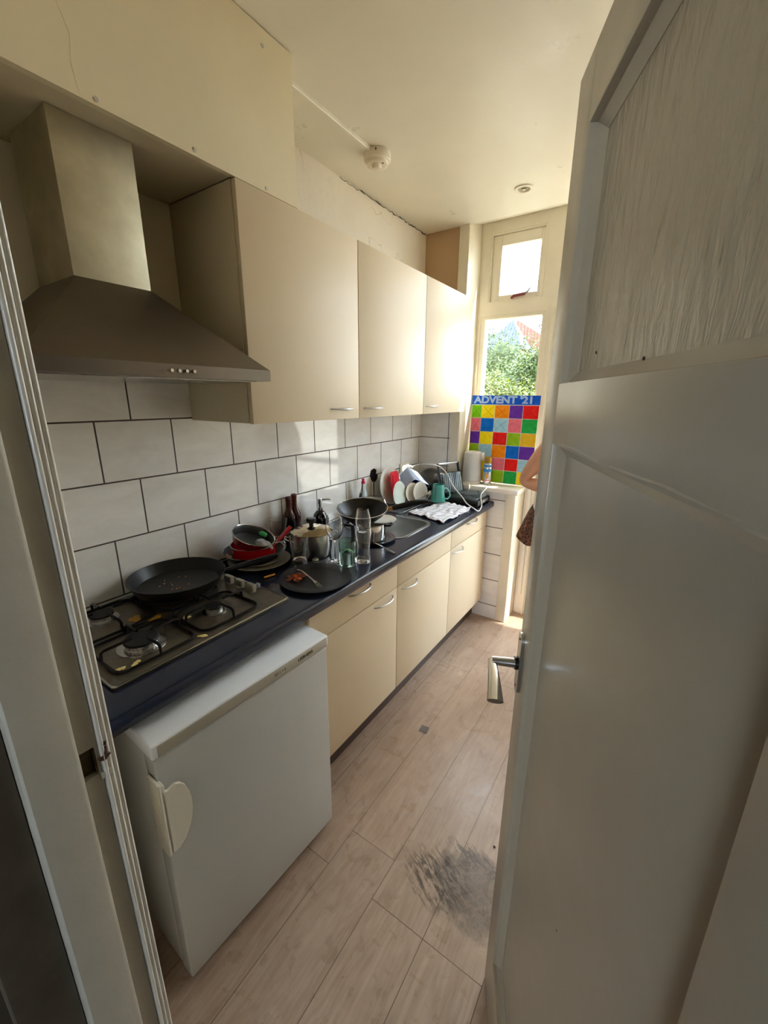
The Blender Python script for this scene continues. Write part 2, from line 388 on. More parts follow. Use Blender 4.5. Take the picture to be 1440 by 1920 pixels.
def obj(name, mb, mat, parent=None, local=False, smooth=True, ang=35):
    bm = mb.bm
    bmesh.ops.recalc_face_normals(bm, faces=bm.faces)
    if parent is not None and not local:
        root = parent
        mw = Matrix.Identity(4)
        while root is not None:
            mw = Matrix.Translation(root.location) @ root.rotation_euler.to_matrix().to_4x4() @ mw
            root = root.parent
        bm.transform(mw.inverted())
    me = bpy.data.meshes.new(name); bm.to_mesh(me); bm.free()
    mats = mat if isinstance(mat, (list, tuple)) else [mat]
    for m in mats: me.materials.append(m)
    if smooth:
        me.shade_smooth(); me.set_sharp_from_angle(angle=math.radians(ang))
    o = bpy.data.objects.new(name, me); C.objects.link(o)
    if parent is not None: o.parent = parent
    return o
def tag(o, label, cat, group=None):
    o['label'] = label; o['category'] = cat
    if group: o['group'] = group
    return o
def thing(name, label, cat, loc=(0, 0, 0), rotz=0.0, group=None):
    o = bpy.data.objects.new(name, None); C.objects.link(o); o.empty_display_size = 0.02
    o.location = loc; o.rotation_euler = (0, 0, rotz); return tag(o, label, cat, group)
def struct_root(name, label, loc=(0, 0, 0), rotz=0.0):
    o = bpy.data.objects.new(name, None); C.objects.link(o); o.location = loc; o.rotation_euler = (0, 0, rotz); o.empty_display_size = 0.02
    o['kind'] = 'structure'; o['label'] = label; o['category'] = name.split('_')[0]; return o
def struct(name, mb, mat, label, smooth=True):
    o = obj(name, mb, mat, smooth=smooth); o['kind'] = 'structure'; o['label'] = label; o['category'] = name.split('_')[0]; return o
def base(o):  # move an object's origin to the base centre of its mesh
    me = o.data; xs = [v.co for v in me.vertices]
    c = Vector(((min(v.x for v in xs) + max(v.x for v in xs)) / 2, (min(v.y for v in xs) + max(v.y for v in xs)) / 2, min(v.z for v in xs)))
    me.transform(Matrix.Translation(-c)); o.location = c; return o
def single(name, mb, mat, label, cat, group=None, **k):
    return tag(base(obj(name, mb, mat, **k)), label, cat, group)
def copy_tree(o, parent=None):
    c = o.copy(); C.objects.link(c)
    if parent is not None: c.parent = parent
    for ch in list(o.children): copy_tree(ch, c)
    return c
def text_bm(txt, size, extrude=0.0003, fat=0.0):
    cu = bpy.data.curves.new('t', 'FONT'); cu.body = txt; cu.size = size; cu.extrude = extrude; cu.offset = fat; cu.align_x = 'LEFT'
    to = bpy.data.objects.new('t', cu); C.objects.link(to); bpy.context.view_layer.update()
    me = to.evaluated_get(bpy.context.evaluated_depsgraph_get()).to_mesh(); mb = MB(); mb.bm.from_mesh(me)
    bpy.data.objects.remove(to); bpy.data.curves.remove(cu); return mb
def rrect(x0, x1, y0, y1, r, n=6):
    pts = []
    for cx, cy, a in ((x1 - r, y1 - r, 0), (x0 + r, y1 - r, 90), (x0 + r, y0 + r, 180), (x1 - r, y0 + r, 270)):
        for i in range(n + 1):
            t = math.radians(a + 90 * i / n); pts.append((cx + r * math.cos(t), cy + r * math.sin(t)))
    return pts

ZC = 2.646      # ceiling
YB = 2.76       # back wall
YW = 2.97       # window plane
XR = 1.80       # right wall

# ================================================================== SETTING
# floor
fl = MB().box(-0.12, 1.92, 0.0, 3.06, -0.06, 0.0)
struct('floor', fl, M['floor'], 'pale oak laminate kitchen floor with a grey scuffed patch')
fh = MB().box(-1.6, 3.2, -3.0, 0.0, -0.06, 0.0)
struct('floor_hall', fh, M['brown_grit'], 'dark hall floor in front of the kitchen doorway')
# ceiling with the splayed soffit over the window
ce = MB().box(-0.12, 1.92, 0.0, YB, ZC, ZC + 0.08)
ce.prism([(YB, ZC), (3.06, 2.735), (3.06, ZC + 0.16), (YB, ZC + 0.08)], -0.12, 1.92, 'x')
struct('ceiling', ce, M['ceiling'], 'cream painted kitchen ceiling')
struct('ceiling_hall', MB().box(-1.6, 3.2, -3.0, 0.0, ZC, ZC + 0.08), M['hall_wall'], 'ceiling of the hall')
# left wall: plaster above, tiles below
wl = struct('wall_left', MB().box(-0.12, -0.008, 0.0, 3.06, 0.0, ZC), M['plaster'], 'left kitchen wall of cracked cream plaster above tiles')
obj('plaster_skim', MB().box(-0.008, 0.0, 0.2, YB, 1.722, ZC), M['plaster'], wl)
obj('tile_cladding', MB().box(-0.008, 0.0, 0.2, YB, 0.0, 1.722), M['tile_left'], wl)
gap = MB(); yy = 1.86
gp = []
while yy < 2.75:
    gp.append((random.uniform(.001, .006), yy, ZC - random.uniform(.002, .012))); yy += random.uniform(.012, .03)
gap.tube(gp, [random.uniform(.0008, .0032) for _ in gp], 6); obj('ragged_gap', gap, M['dark_hole'], wl)
# back wall
wb = MB()
wb.box(-0.12, 0.315, YB + 0.008, 3.06, 0.0, 2.74)
wb.box(0.315, 0.75, YB + 0.008, 3.06, 0.0, 0.965)
wb.box(0.75, 0.83, YW, 3.06, 0.0, 1.0)
wb.box(1.70, 1.92, YW, 3.06, 0.0, 2.72)
wbo = struct('wall_back', wb, M['paint'], 'back kitchen wall, tiled up to the window recess')
obj('plaster_skim', MB().box(0.0, 0.245, YB, YB + 0.008, 1.722, ZC), mk_wall('shaded plaster', (190, 160, 124), 0.75, 0.4), wbo)  # plaster darkened here; the shade on this wall is put into its colour
t2 = MB().box(0.0, 0.305, YB, YB + 0.008, 0.0, 1.722); t2.box(0.305, 0.68, YB, YB + 0.008, 0.0, 0.965)
obj('tile_cladding', t2, M['tile_back'], wbo)
# right wall, near wall, hall walls
struct('wall_right', MB().box(XR, 1.92, 0.12, 3.06, 0.0, ZC), M['plaster'], 'right kitchen wall behind the open door')
wn = MB().box(-0.12, 0.85, 0.09, 0.195, 0.0, ZC); wn.box(0.85, 1.70, 0.03, 0.2, 2.12, ZC); wn.box(1.70, 1.92, 0.03, 0.2, 0.0, ZC)
struct('wall_near', wn, M['plaster'], 'near kitchen wall with the doorway in it')
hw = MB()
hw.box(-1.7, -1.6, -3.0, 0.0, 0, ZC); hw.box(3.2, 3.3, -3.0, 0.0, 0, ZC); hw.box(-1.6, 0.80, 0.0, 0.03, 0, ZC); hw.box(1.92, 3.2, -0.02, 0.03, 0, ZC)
hw.box(-1.6, 1.2, -3.1, -3.0, 0, ZC); hw.box(2.0, 3.2, -3.1, -3.0, 0, ZC); hw.box(1.2, 2.0, -3.1, -3.0, 0, 1.0); hw.box(1.2, 2.0, -3.1, -3.0, 2.2, ZC)  # opening left in the unseen end wall to let sky light in
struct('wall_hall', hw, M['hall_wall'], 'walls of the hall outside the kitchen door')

# door lining on the strike side: hall stop, rebate with strike pocket, moulded edge
JX = 0.892
def jamb(z0, z1, pocket=False):
    m = MB()
    # cross-section in plan (x, y); the opening is at +x
    p = [(0.84, 0.199), (0.84, 0.088), (JX + 0.002, 0.088), (JX + 0.006, 0.091), (JX + 0.006, 0.146), (JX + 0.003, 0.151), (JX - 0.004, 0.153)]
    p += [(JX - .004, .1535), (JX - .016, .154), (JX - .016, .1715), (JX - .0035, .172)] if pocket else []
    p += [(JX - 0.003, 0.176)]
    p += [(JX - 0.006, 0.177), (JX - 0.010, 0.199)]
    m.prism(p[::-1], z0, z1, 'z'); return m
jr = struct('trim_1', jamb(0.0, 1.052), M['jamb_paint'], 'moulded cream doorway lining with a strike pocket, at the left of the photo')
obj('upper_lining', jamb(1.102, 2.12), M['jamb_paint'], jr)
obj('lining_block', jamb(1.052, 1.102, True), M['jamb_paint'], jr)
mp = [(0.85, 0.1995), (0.85, 0.1772)]
for k in range(3):   # three small ridges of the moulding
    for i in range(7):
        a = PI * i / 6
        mp.append((JX - 0.002 - k * 0.0030 + 0.0038 * math.sin(a), 0.177 + k * .0074 + 0.0035 - 0.0035 * math.cos(a)))
obj('moulding', MB().prism(mp[::-1], 0.0, 2.12, 'z'), M['bright_mould'], jr)
sk = MB().box(JX - 0.0165, JX - 0.013, 0.154, 0.172, 1.054, 1.100); sk.box(JX - 0.016, JX - 0.0035, 0.169, 0.1725, 1.056, 1.098)
obj('strike_pocket', sk, M['strike'], jr)
rs = MB(); rs.prism([(0.173, 1.078), (0.178, 1.081), (0.186, 1.094), (0.185, 1.083), (0.190, 1.079), (0.181, 1.072), (0.176, 1.075)], JX - 0.006, JX + 0.0016, 'x'); rs.prism([(0.182, 1.099), (0.187, 1.103), (0.186, 1.097)], JX - 0.006, JX + 0.0013, 'x')
obj('rust_mark', rs, M['rust'], jr)
obj('paint_blister', MB().box(JX - 0.006, JX + 0.0008, 0.173, 0.189, 1.042, 1.0535, 0.0018), M['jamb_paint'], jr)
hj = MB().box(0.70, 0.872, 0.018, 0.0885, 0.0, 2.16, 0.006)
struct('trim_2', hj, M['shaded_trim'], 'plain architrave on the hall side of the doorway')
rj = MB().box(1.668, 1.70, 0.03, 0.2, 0.0, 2.12, 0.003); rj.box(0.85, 1.70, 0.03, 0.2, 2.085, 2.12, 0.003)
struct('trim_3', rj, M['jamb_paint'], 'hinge side and head of the doorway lining')

# sill, corner posts, window
struct('trim_4', MB().box(0.317, 0.765, 2.742, YW + 0.01, 0.966, 1.0, 0.005), M['paint_white'], 'white painted window sill above the tiled ledge')
ps = MB().box(0.682, 0.752, 2.750, YW, 0.0, 0.966, 0.004)
struct('trim_5', ps, M['paint'], 'cream wooden corner post below the right end of the sill')
pu = MB().box(0.247, 0.317, 2.748, YW, 1.0, 2.70, 0.004); pu.box(0.300, 0.317, 2.744, 2.75, 1.0, 2.66, 0.001)
struct('trim_6', pu, M['paint'], 'cream wooden reveal post left of the window')

w1 = struct_root('window_1', 'tall cream window with a small top sash and a fixed lower pane', (0.57, YW, 1.0))
fr = MB(); y0, y1 = 2.955, 3.02
fr.box(0.317, 0.378, y0, y1, 1.0, 2.72); fr.box(0.756, 0.85, y0, y1, 1.0, 2.72)
fr.box(0.378, 0.756, y0, y1, 2.118, 2.228); fr.box(0.378, 0.756, y0, y1, 2.622, 2.72); fr.box(0.378, 0.756, y0, y1, 1.0, 1.05)
fr.box(0.378, 0.395, y0, y1, 2.228, 2.622); fr.box(0.725, 0.756, y0, y1, 2.228, 2.622)
obj('window_frame', fr, M['paint'], w1)
bd = MB()
def bead(m, x0, x1, z0, z1, w, y, d):
    m.box(x0, x1, y - d, y, z1 - w, z1); m.box(x0, x0 + w, y - d, y, z0, z1 - w); m.box(x1 - w, x1, y - d, y, z0, z1 - w)
bead(bd, 0.336, 0.790, 1.0, 2.150, 0.008, y0, 0.005); bead(bd, 0.368, 0.768, 1.0, 2.128, 0.007, y0, 0.004); bead(bd, 0.378, 0.742, 2.226, 2.640, 0.008, y0, 0.006)
bd.box(0.819, 0.829, y0 - 0.012, y0, 0.0, 2.155, .002)
obj('beading', bd, M['paint'], w1)
obj('pane', MB().box(0.372, 0.762, 2.992, 2.996, 1.04, 2.124), M['pane'], w1)
sa = MB(); s0, s1 = 2.967, 3.0
sa.box(0.396, 0.456, s0, s1, 2.230, 2.620, .003); sa.box(0.702, 0.724, s0, s1, 2.230, 2.620, .003); sa.box(0.456, 0.702, s0, s1, 2.558, 2.620); sa.box(0.456, 0.702, s0, s1, 2.230, 2.262)
sash = obj('sash', sa, M['paint'], w1)
obj('sash_pane', MB().box(0.45, 0.708, 2.982, 2.986, 2.256, 2.564), M['pane'], sash)
st = MB().tube([(0.545, 2.950, 2.236), (0.565, 2.945, 2.247), (0.635, 2.945, 2.253)], [0.008, 0.010, 0.010], 8); obj('casement_stay', st, M['rubber'], w1)
st = MB().tube([(0.630, 2.945, 2.252), (0.652, 2.942, 2.262), (0.672, 2.940, 2.288)], [0.008, 0.007, 0.006], 8); obj('stay_lever', st, M['steel'], w1)

# glazed garden door in the right half of the back wall (hidden behind the open door)
d2 = struct_root('door_2', 'cream glazed garden door beside the window', (1.28, YW, 0.0))
gd = MB(); gd.box(0.8505, 0.90, 2.957, 3.03, 0, 2.72); gd.box(1.66, 1.72, 2.955, 3.03, 0, 2.72, .003); gd.box(0.9, 1.66, 2.955, 3.03, 2.10, 2.20, .003); gd.box(0.9, 1.66, 2.955, 3.03, 2.62, 2.72, .003)
gd.box(0.756, 0.8505, 2.962, 3.03, 0, 0.999); gd.box(0.772, 0.800, 2.953, 2.966, 0.16, 1.0, .003); gd.box(0.808, 0.825, 2.950, 2.966, 0.16, 1.0, .003)
obj('door_frame', gd, M['paint_white'], d2)
gl = MB(); gl.box(0.9, 0.99, 2.965, 3.005, 0.02, 2.10, .003); gl.box(1.57, 1.66, 2.965, 3.005, 0.02, 2.10, .003); gl.box(0.985, 1.575, 2.965, 3.005, 0.02, 0.22, .003); gl.box(0.985, 1.575, 2.965, 3.005, 2.0, 2.10, .003); gl.box(0.985, 1.575, 2.965, 3.005, 0.98, 1.04, .003)
leaf = obj('door_leaf', gl, M['paint_white'], d2)
obj('door_pane', MB().box(0.98, 1.58, 2.983, 2.987, 0.21, 2.01).box(0.89, 1.67, 2.983, 2.987, 2.19, 2.63), M['pane'], leaf)

# ------------------------------------------------------------------ the open kitchen door
DX, DY = 1.3275, 0.816
d1 = struct_root('door_1', 'open grey-cream panelled kitchen door filling the right of the photo', (DX, DY, 0.006), math.atan2(-0.9078, 0.4193))
Wd, Hd, T = 0.745, 2.062, 0.040
dm = MB()
dm.box(0, 0.083, 0, T, 0, Hd, .002); dm.box(0.612, Wd, 0, T, 0, Hd, .002)
dm.box(0.080, 0.615, 0, T, 0, 0.205, .002); dm.box(0.080, 0.615, 0, T, 1.520, 1.618, .002); dm.box(0.080, 0.615, 0, T, 1.966, Hd, .002)
obj('door_frame', dm, M['door_paint'], d1, local=True)
# recessed lower panel with a moulded edge
lp = MB()
def frame_strip(m, x0, x1, z0, z1, w, ya, yb_, yc):
    """sloping moulding: outer edge at depth ya, inner edge at yb_"""
    o = [(x0, z0), (x1, z0), (x1, z1), (x0, z1)]; i = [(x0 + w, z0 + w), (x1 - w, z0 + w), (x1 - w, z1 - w), (x0 + w, z1 - w)]
    for k in range(4):
        j = (k + 1) % 4
        q = [m.bm.verts.new((o[k][0], ya, o[k][1])), m.bm.verts.new((o[j][0], ya, o[j][1])), m.bm.verts.new((i[j][0], yb_, i[j][1])), m.bm.verts.new((i[k][0], yb_, i[k][1]))]
        b = [m.bm.verts.new((v.co.x, yc, v.co.z)) for v in q]
        m.bm.faces.new(q); m.bm.faces.new(b[::-1])
        for a in range(4):
            e = (a + 1) % 4; m.bm.faces.new((q[a], b[a], b[e], q[e]))
lp.box(0.078, 0.617, 0.020, 0.030, 0.200, 1.525)
obj('lower_panel', lp, M['door_paint'], d1, local=True)
mo = MB(); frame_strip(mo, 0.083, 0.612, 0.205, 1.520, 0.016, 0.008, 0.019, 0.022); frame_strip(mo, 0.083, 0.612, 1.618, 1.966, 0.016, 0.012, 0.022, 0.026)
obj('panel_moulding', mo, M['door_paint'], d1, local=True, smooth=False)
tp = NT('rippled painted glass'); v = tp.coord('Object', (1.0, 1.0, 0.30)); tp.base(lin((172, 160, 137))); tp.b.inputs['Roughness'].default_value = 0.24
tp.bump(tp.noise(v, 55.0, 3, 0.55, 0.4), 0.85, 0.006)
obj('rippled_pane', MB().box(0.078, 0.617, 0.023, 0.030, 1.612, 1.972), tp.m, d1, local=True)
# old paint ridge above the lower panel, chips
rg = MB().tube([(0.10, 0.002, 1.524), (0.2, 0.0015, 1.5265), (0.33, 0.002, 1.523), (0.46, 0.001, 1.5265), (0.6, 0.002, 1.524)], 0.0022, 6)
obj('paint_ridge', rg, M['door_paint'], d1, local=True)
ch = MB()
for x, z in ((0.335, 1.6345), (0.18, 1.655), (0.36, 0.83)):
    ch.ball((x, 0.0205, z), (0.0022, 0.0012, 0.0028), 1, 0.25)
obj('paint_chip', ch, M['rust'], d1, local=True)
# handle: back plate, neck and flat lever
hd = MB(); hd.prism(rrect(0.012, 0.046, 0.985, 1.125, 0.016), -0.007, 0.0, 'y'); hp = obj('handle_plate', hd, M['alu'], d1, local=True)
hl = MB(); hl.tube([(0.029, -0.006, 1.053), (0.029, -0.014, 1.053)], 0.0135, 18); obj('neck_ring', hl, M['black_plastic'], hp, local=True)
hl = MB(); hl.tube([(0.029, -0.012, 1.053), (0.029, -0.060, 1.054)], [0.0105, 0.0095], 18)
hl.tube([(0.024, -0.060, 1.054), (0.06, -0.060, 1.052), (0.10, -0.061, 1.046), (0.138, -0.063, 1.040)], [0.0085, 0.0105, 0.0130, 0.0155], 16, flat=0.38)
obj('lever_handle', hl, M['chrome'], hp, local=True)
hs = MB()
for z in (0.999, 1.111): hs.ball((0.029, -0.007, z), (0.0035, 0.0015, 0.0035), 1)
obj('plate_screw', hs, M['rust'], hp, local=True)

# ------------------------------------------------------------------ outside
gmat = mk('pale paving', (150, 140, 124), 0.9, var=0.3, vs=3)
struct('ground', MB().box(-40, 25, 3.06, 70, -0.35, -0.25), gmat, 'pale garden paving outside the window')
aw = thing('sun_blocker', 'unseen canopy added over the garden door to block direct sun', 'sun_blocker', (1.6, 3.1, 2.3)); obj('canopy', MB().box(1.85, 4.4, 3.07, 3.56, 2.34, 2.38, .005), M['paint_white'], aw); obj('bracket', MB().box(1.88, 1.91, 3.07, 3.5, 2.28, 2.34), M['paint_white'], aw)  # canopy and bracket added out of view to keep sun off the glass
def leafmat(n, a, b):
    t = NT(n); oi = t.n('ShaderNodeNewGeometry'); r = t.ramp(oi.outputs['Random Per Island'], [(0.0, lin(a)), (1.0, lin(b))]); t.base(r); t.b.inputs['Roughness'].default_value = 0.5
    tl = t.n('ShaderNodeBsdfTranslucent'); t.l(r, tl.inputs['Color']); mx = t.n('ShaderNodeMixShader'); mx.inputs[0].default_value = 0.35
    t.l(t.b.outputs[0], mx.inputs[1]); t.l(tl.outputs[0], mx.inputs[2]); t.l(mx.outputs[0], t.out.inputs['Surface']); return t.m
LF = [leafmat('yellow green leaves', (36, 54, 3), (92, 100, 8)), leafmat('mid green leaves', (26, 44, 10), (74, 92, 28)), leafmat('blue green leaves', (24, 44, 36), (48, 68, 56))]
bark = mk('bark', (92, 74, 58), 0.9, var=0.2)
def tree(c, rad, h, n, ls, k, label):
    x, y = c
    r = thing('tree', label, 'tree', (x, y, -0.25), 0, 'trees behind the window')
    m = MB()
    lobes = [(Vector((x + random.uniform(-.55, .55) * rad[0], y + random.uniform(-.5, .5) * rad[1], h + random.uniform(-.5, .5) * rad[2])), random.uniform(.45, .7)) for _ in range(9)]
    for p, q in lobes: m.ball(p, (rad[0] * q * .6, rad[1] * q * .6, rad[2] * q * .6), 3, .10)
    for i in range(n):
        p, q = random.choice(lobes); d = Vector((random.gauss(0, 1), random.gauss(0, 1), random.gauss(0, 1))).normalized()
        o = p + Vector((d.x * rad[0] * q, d.y * rad[1] * q, d.z * rad[2] * q)) * random.uniform(.58, 1.04)
        a = Vector((random.gauss(0, 1), random.gauss(0, 1), random.gauss(0, .6))).normalized(); b = a.cross(d + Vector((0.01, 0, 0.2))).normalized()
        s = ls * random.uniform(.6, 1.3)
        vs = [m.bm.verts.new(o + a * s), m.bm.verts.new(o + b * s * .45), m.bm.verts.new(o - a * s), m.bm.verts.new(o - b * s * .45)]
        m.bm.faces.new(vs)
    obj('foliage', m, LF[k], r, smooth=False)
    obj('trunk', MB().tube([(x, y, -0.25), (x + .03, y, h * .5), (x, y, h)], [.05 * h, .04 * h, .02 * h], 8), bark, r)
tree((-0.75, 6.2), (0.75, 0.7, 0.85), 1.30, 26000, 0.028, 0, 'bright yellow-green bush low in the window, right in front')
tree((-2.6, 10.2), (1.7, 1.2, 1.30), 1.92, 52000, 0.034, 1, 'broad speckled green tree filling the middle of the window')
tree((-0.5, 8.1), (0.95, 0.55, 0.95), 1.55, 18000, 0.034, 1, 'green shrub behind the yellow-green bush')
tree((-13.2, 36), (3.2, 2.0, 3.2), 5.4, 7000, 0.13, 2, 'hazy blue-green tree left of the pointed roof')
tree((-6.4, 40), (3.4, 2.2, 3.0), 6.9, 7000, 0.13, 2, 'hazy blue-green tree right of the pointed roof')
def tiles_mat(n, a, b, sc):
    t = NT(n); v = t.coord('Object'); w = t.n('ShaderNodeTexWave', wave_type='BANDS', bands_direction='X'); w.inputs['Scale'].default_value = sc; t.l(v, w.inputs['Vector'])
    t.base(t.ramp(w.outputs['Fac'], [(0.1, lin(a)), (0.6, lin(b))])); t.b.inputs['Roughness'].default_value = 0.7; return t.m
hs1 = thing('house', 'brick house with a pointed slate turret roof seen far off through the window', 'house', (-7.4, 28, -0.25), 0)
obj('wall', MB().box(-8.9, -6.6, 27, 29.2, -0.25, 4.55), mk('brick', (150, 96, 74), .9), hs1)
tr_ = MB(); ap = tr_.bm.verts.new((-7.46, 28.1, 6.42)); bs_ = [tr_.bm.verts.new(p) for p in ((-9.2, 26.7, 4.5), (-6.35, 26.7, 4.5), (-6.35, 29.5, 4.5), (-9.2, 29.5, 4.5))]
for i in range(4): tr_.bm.faces.new((bs_[i], bs_[(i + 1) % 4], ap))
tr_.bm.faces.new(bs_[::-1]); obj('turret_roof', tr_, tiles_mat('slate', (20, 28, 50), (36, 46, 70), 1.6), hs1, smooth=False)
hs2 = thing('house', 'house with a sloping red tiled roof right of the slate turret', 'house', (-6.1, 31.5, -0.25), 0)
obj('wall', MB().box(-7.7, -3.8, 30, 33, -0.25, 3.7), mk('brick pale', (168, 120, 96), .9), hs2)
r2 = MB(); r2.prism([(-7.80, 6.62), (-7.74, 6.64), (-3.4, 3.9), (-3.6, 3.6), (-7.80, 3.6)], 29.8, 33.4, 'y'); obj('roof', r2, tiles_mat('red tiles', (80, 44, 34), (100, 64, 50), 1.4), hs2, smooth=False)

# ================================================================== KITCHEN UNITS
def bow(m, y0, y1, z, x, out=0.028, r=0.0048, drop=0.0, flat=0.8):
    pts = []
    for i in range(13):
        a = i / 12; k = math.sin(PI * a) ** 0.6
        pts.append((x + out * k, y0 + (y1 - y0) * a, z - drop * k))
    m.tube(pts, [r * (0.75 + 0.45 * math.sin(PI * i / 12)) for i in range(13)], 10, flat=flat); return m
XD = 0.565
# base cabinets
def base_cab(y0, y1, drawer_h, door_h, label):
    r = thing('base_cabinet', label, 'cabinet', (0.30, (y0 + y1) / 2, 0.14), 0, 'cream base cabinets')
    c = MB(); t = 0.016
    c.box(0.02, XD - 0.021, y0, y0 + t, 0.145, 0.862, .001); c.box(0.02, XD - 0.021, y1 - t, y1, 0.145, 0.862, .001); c.box(0.02, XD - 0.021, y0 + t, y1 - t, 0.145, 0.161); c.box(0.02, 0.03, y0 + t, y1 - t, 0.161, 0.862)
    obj('carcass', c, M['cream_side'], r)
    g = 0.0022
    dr = obj('drawer_front', MB().box(XD - 0.018, XD, y0 + g, y1 - g, 0.7235, 0.862, .0015), M['cream'], r)
    if drawer_h: obj('handle', bow(MB(), drawer_h[0], drawer_h[1], 0.828, XD - 0.001), M['alu'], dr)
    do = obj('door', MB().box(XD - 0.018, XD, y0 + g, y1 - g, 0.149, 0.7195, .0015), M['cream'], r)
    obj('handle', bow(MB(), door_h[0], door_h[1], 0.694, XD - 0.001), M['alu'], do)
    return r
base_cab(0.945, 1.545, (1.174, 1.323), (1.352, 1.505), 'cream base cabinet beside the fridge, drawer and door handles both showing')
base_cab(1.545, 2.149, None, (1.585, 1.736), 'cream base cabinet under the sink, blank false drawer without a handle')
base_cab(2.149, 2.737, (2.372, 2.535), (2.170, 2.323), 'cream base cabinet at the window end, against the tiled back wall')
single('plinth', MB().box(0.482, 0.498, 0.945, 2.755, 0.001, 0.144), M['dark_plinth'], 'dark brown plinth board under the cream base cabinets', 'plinth')
# worktop with the sink cut-out and the rolled front edge
SX0, SX1, SY0, SY1 = 0.115, 0.485, 1.69, 2.045
ZT = 0.905
wt = MB()
def wslab(x0, x1, y0, y1): wt.box(x0, x1, y0, y1, 0.865, ZT)
wslab(0.002, 0.575, 0.235, SY0); wslab(0.002, 0.575, SY1, 2.756); wslab(0.002, SX0, SY0, SY1); wslab(SX1, 0.575, SY0, SY1)
prof = [(0.575, ZT)]
for i in range(7):
    a = PI / 2 * (1 - i / 6); prof.append((0.592 + 0.013 * math.cos(a), ZT - 0.013 + 0.013 * math.sin(a)))
prof += [(0.605, 0.872), (0.602, 0.866), (0.575, 0.865)]
wt.prism(prof, 0.235, 2.756, 'y')
tag(base(obj('worktop', wt, M['worktop'])), 'long navy-black kitchen worktop with a rounded front edge', 'worktop')

# upper cabinets
XU = 0.355; ZU0, ZU1 = 1.5116, 2.2212
def upper_cab(y0, y1, h, label):
    r = thing('wall_cabinet', label, 'cabinet', (0.17, (y0 + y1) / 2, ZU0), 0, 'cream wall cabinets')
    c = MB(); t = 0.016
    c.box(0.001, XU - 0.021, y0, y0 + t, ZU0, ZU1, .001); c.box(0.001, XU - 0.021, y1 - t, y1, ZU0, ZU1, .001); c.box(0.001, XU - 0.021, y0 + t, y1 - t, ZU0, ZU0 + t); c.box(0.001, XU - 0.021, y0 + t, y1 - t, ZU1 - t, ZU1); c.box(0.001, 0.01, y0 + t, y1 - t, ZU0 + t, ZU1 - t)
    obj('carcass', c, M['cream_side'], r)
    d = obj('door', MB().box(XU - 0.018, XU, y0 + .002, y1 - .002, ZU0 - .002, ZU1, .0015), M['cream'], r)
    obj('handle', bow(MB(), h[0], h[1], 1.552, XU - .001), M['alu'], d)
upper_cab(0.938, 1.5336, (1.337, 1.484), 'cream wall cabinet next to the extractor hood, widest looking of the three')
upper_cab(1.5336, 2.1376, (1.567, 1.716), 'middle cream wall cabinet of the three over the sink')
upper_cab(2.1376, 2.722, (2.165, 2.314), 'cream wall cabinet nearest the window')

# boxed bulkhead over the hood niche
bk = thing('bulkhead', 'painted boxed panel above the extractor hood reaching the ceiling', 'bulkhead', (0.17, 0.7, 2.214))
obj('front_board', MB().box(XU - 0.018, XU - 0.0005, 0.21, 1.195, 2.2225, ZC - 0.004), M['bulk'], bk)
obj('underside', MB().box(0.001, XU - 0.018, 0.21, 0.936, 2.2225, 2.238), M['cream_side'], bk)
obj('return_board', MB().box(0.001, XU - 0.018, 1.178, 1.194, 2.2225, ZC - .004), M['bulk'], bk)
for y, z in ((0.578, 2.234), (0.815, 2.236), (1.078, 2.600), (1.06, 2.234)):
    obj('screw', MB().lathe([(0, 0), (.0055, 0), (.0055, .0015), (0, .0022)], (0, 0, 0), 12, Matrix.Translation((XU - .0005, y, z)) @ Matrix.Rotation(PI / 2, 4, 'Y')), M['alu'], bk)
ck = MB().tube([(XU - .0004, y, z) for y, z in ((0.545, 2.225), (0.538, 2.28), (0.545, 2.33), (0.525, 2.38), (0.51, 2.44), (0.495, 2.50), (0.47, 2.56))], .0005, 5); obj('hairline_crack', ck, M['bulk'], bk)
single('niche_panel', MB().box(0.001, 0.014, 0.21, 0.936, 1.724, 2.221), M['cream_side'], 'olive cream back panel of the niche behind the hood chimney', 'panel')

# extractor hood
hd = thing('extractor_hood', 'grey steel pyramid extractor hood with a square chimney over the hob', 'extractor hood', (0.25, 0.6, 1.645))
h = MB(); X1, Y0, Y1, Z0 = 0.498, 0.302, 0.900, 1.645
cx0, cx1, cy0, cy1, cz = 0.060, 0.275, 0.505, 0.690, 1.880
lo = [(0.016, Y0), (X1, Y0), (X1, Y1), (0.016, Y1)]; hi = [(cx0, cy0), (cx1, cy0), (cx1, cy1), (cx0, cy1)]
v0 = [h.bm.verts.new((a, b, Z0)) for a, b in lo]; v1 = [h.bm.verts.new((a, b, Z0 + .031)) for a, b in lo]; v2 = [h.bm.verts.new((a, b, cz)) for a, b in hi]
h.bm.faces.new(v0[::-1]); h.bm.faces.new(v2)
for a, b in ((v0, v1), (v1, v2)):
    for i in range(4): h.bm.faces.new((a[i], a[(i + 1) % 4], b[(i + 1) % 4], b[i]))
obj('canopy', h, M['hood_steel'], hd, smooth=False)
obj('chimney', MB().box(cx0, cx1, cy0, cy1, cz - .002, 2.221, .0015), M['chimney_steel'], hd)
for k in range(4):
    y = 0.589 + k * 0.0195; b_ = MB(); b_.tube([(X1 - .001, y, 1.6605), (X1 + .007, y, 1.6605)], .0042, 14); obj('button', b_, M['chrome'], hd)
fl_ = MB(); fl_.box(0.05, X1 - .03, Y0 + .03, Y1 - .03, Z0 - .003, Z0 - .0005); obj('filter', fl_, M['steel'], hd)

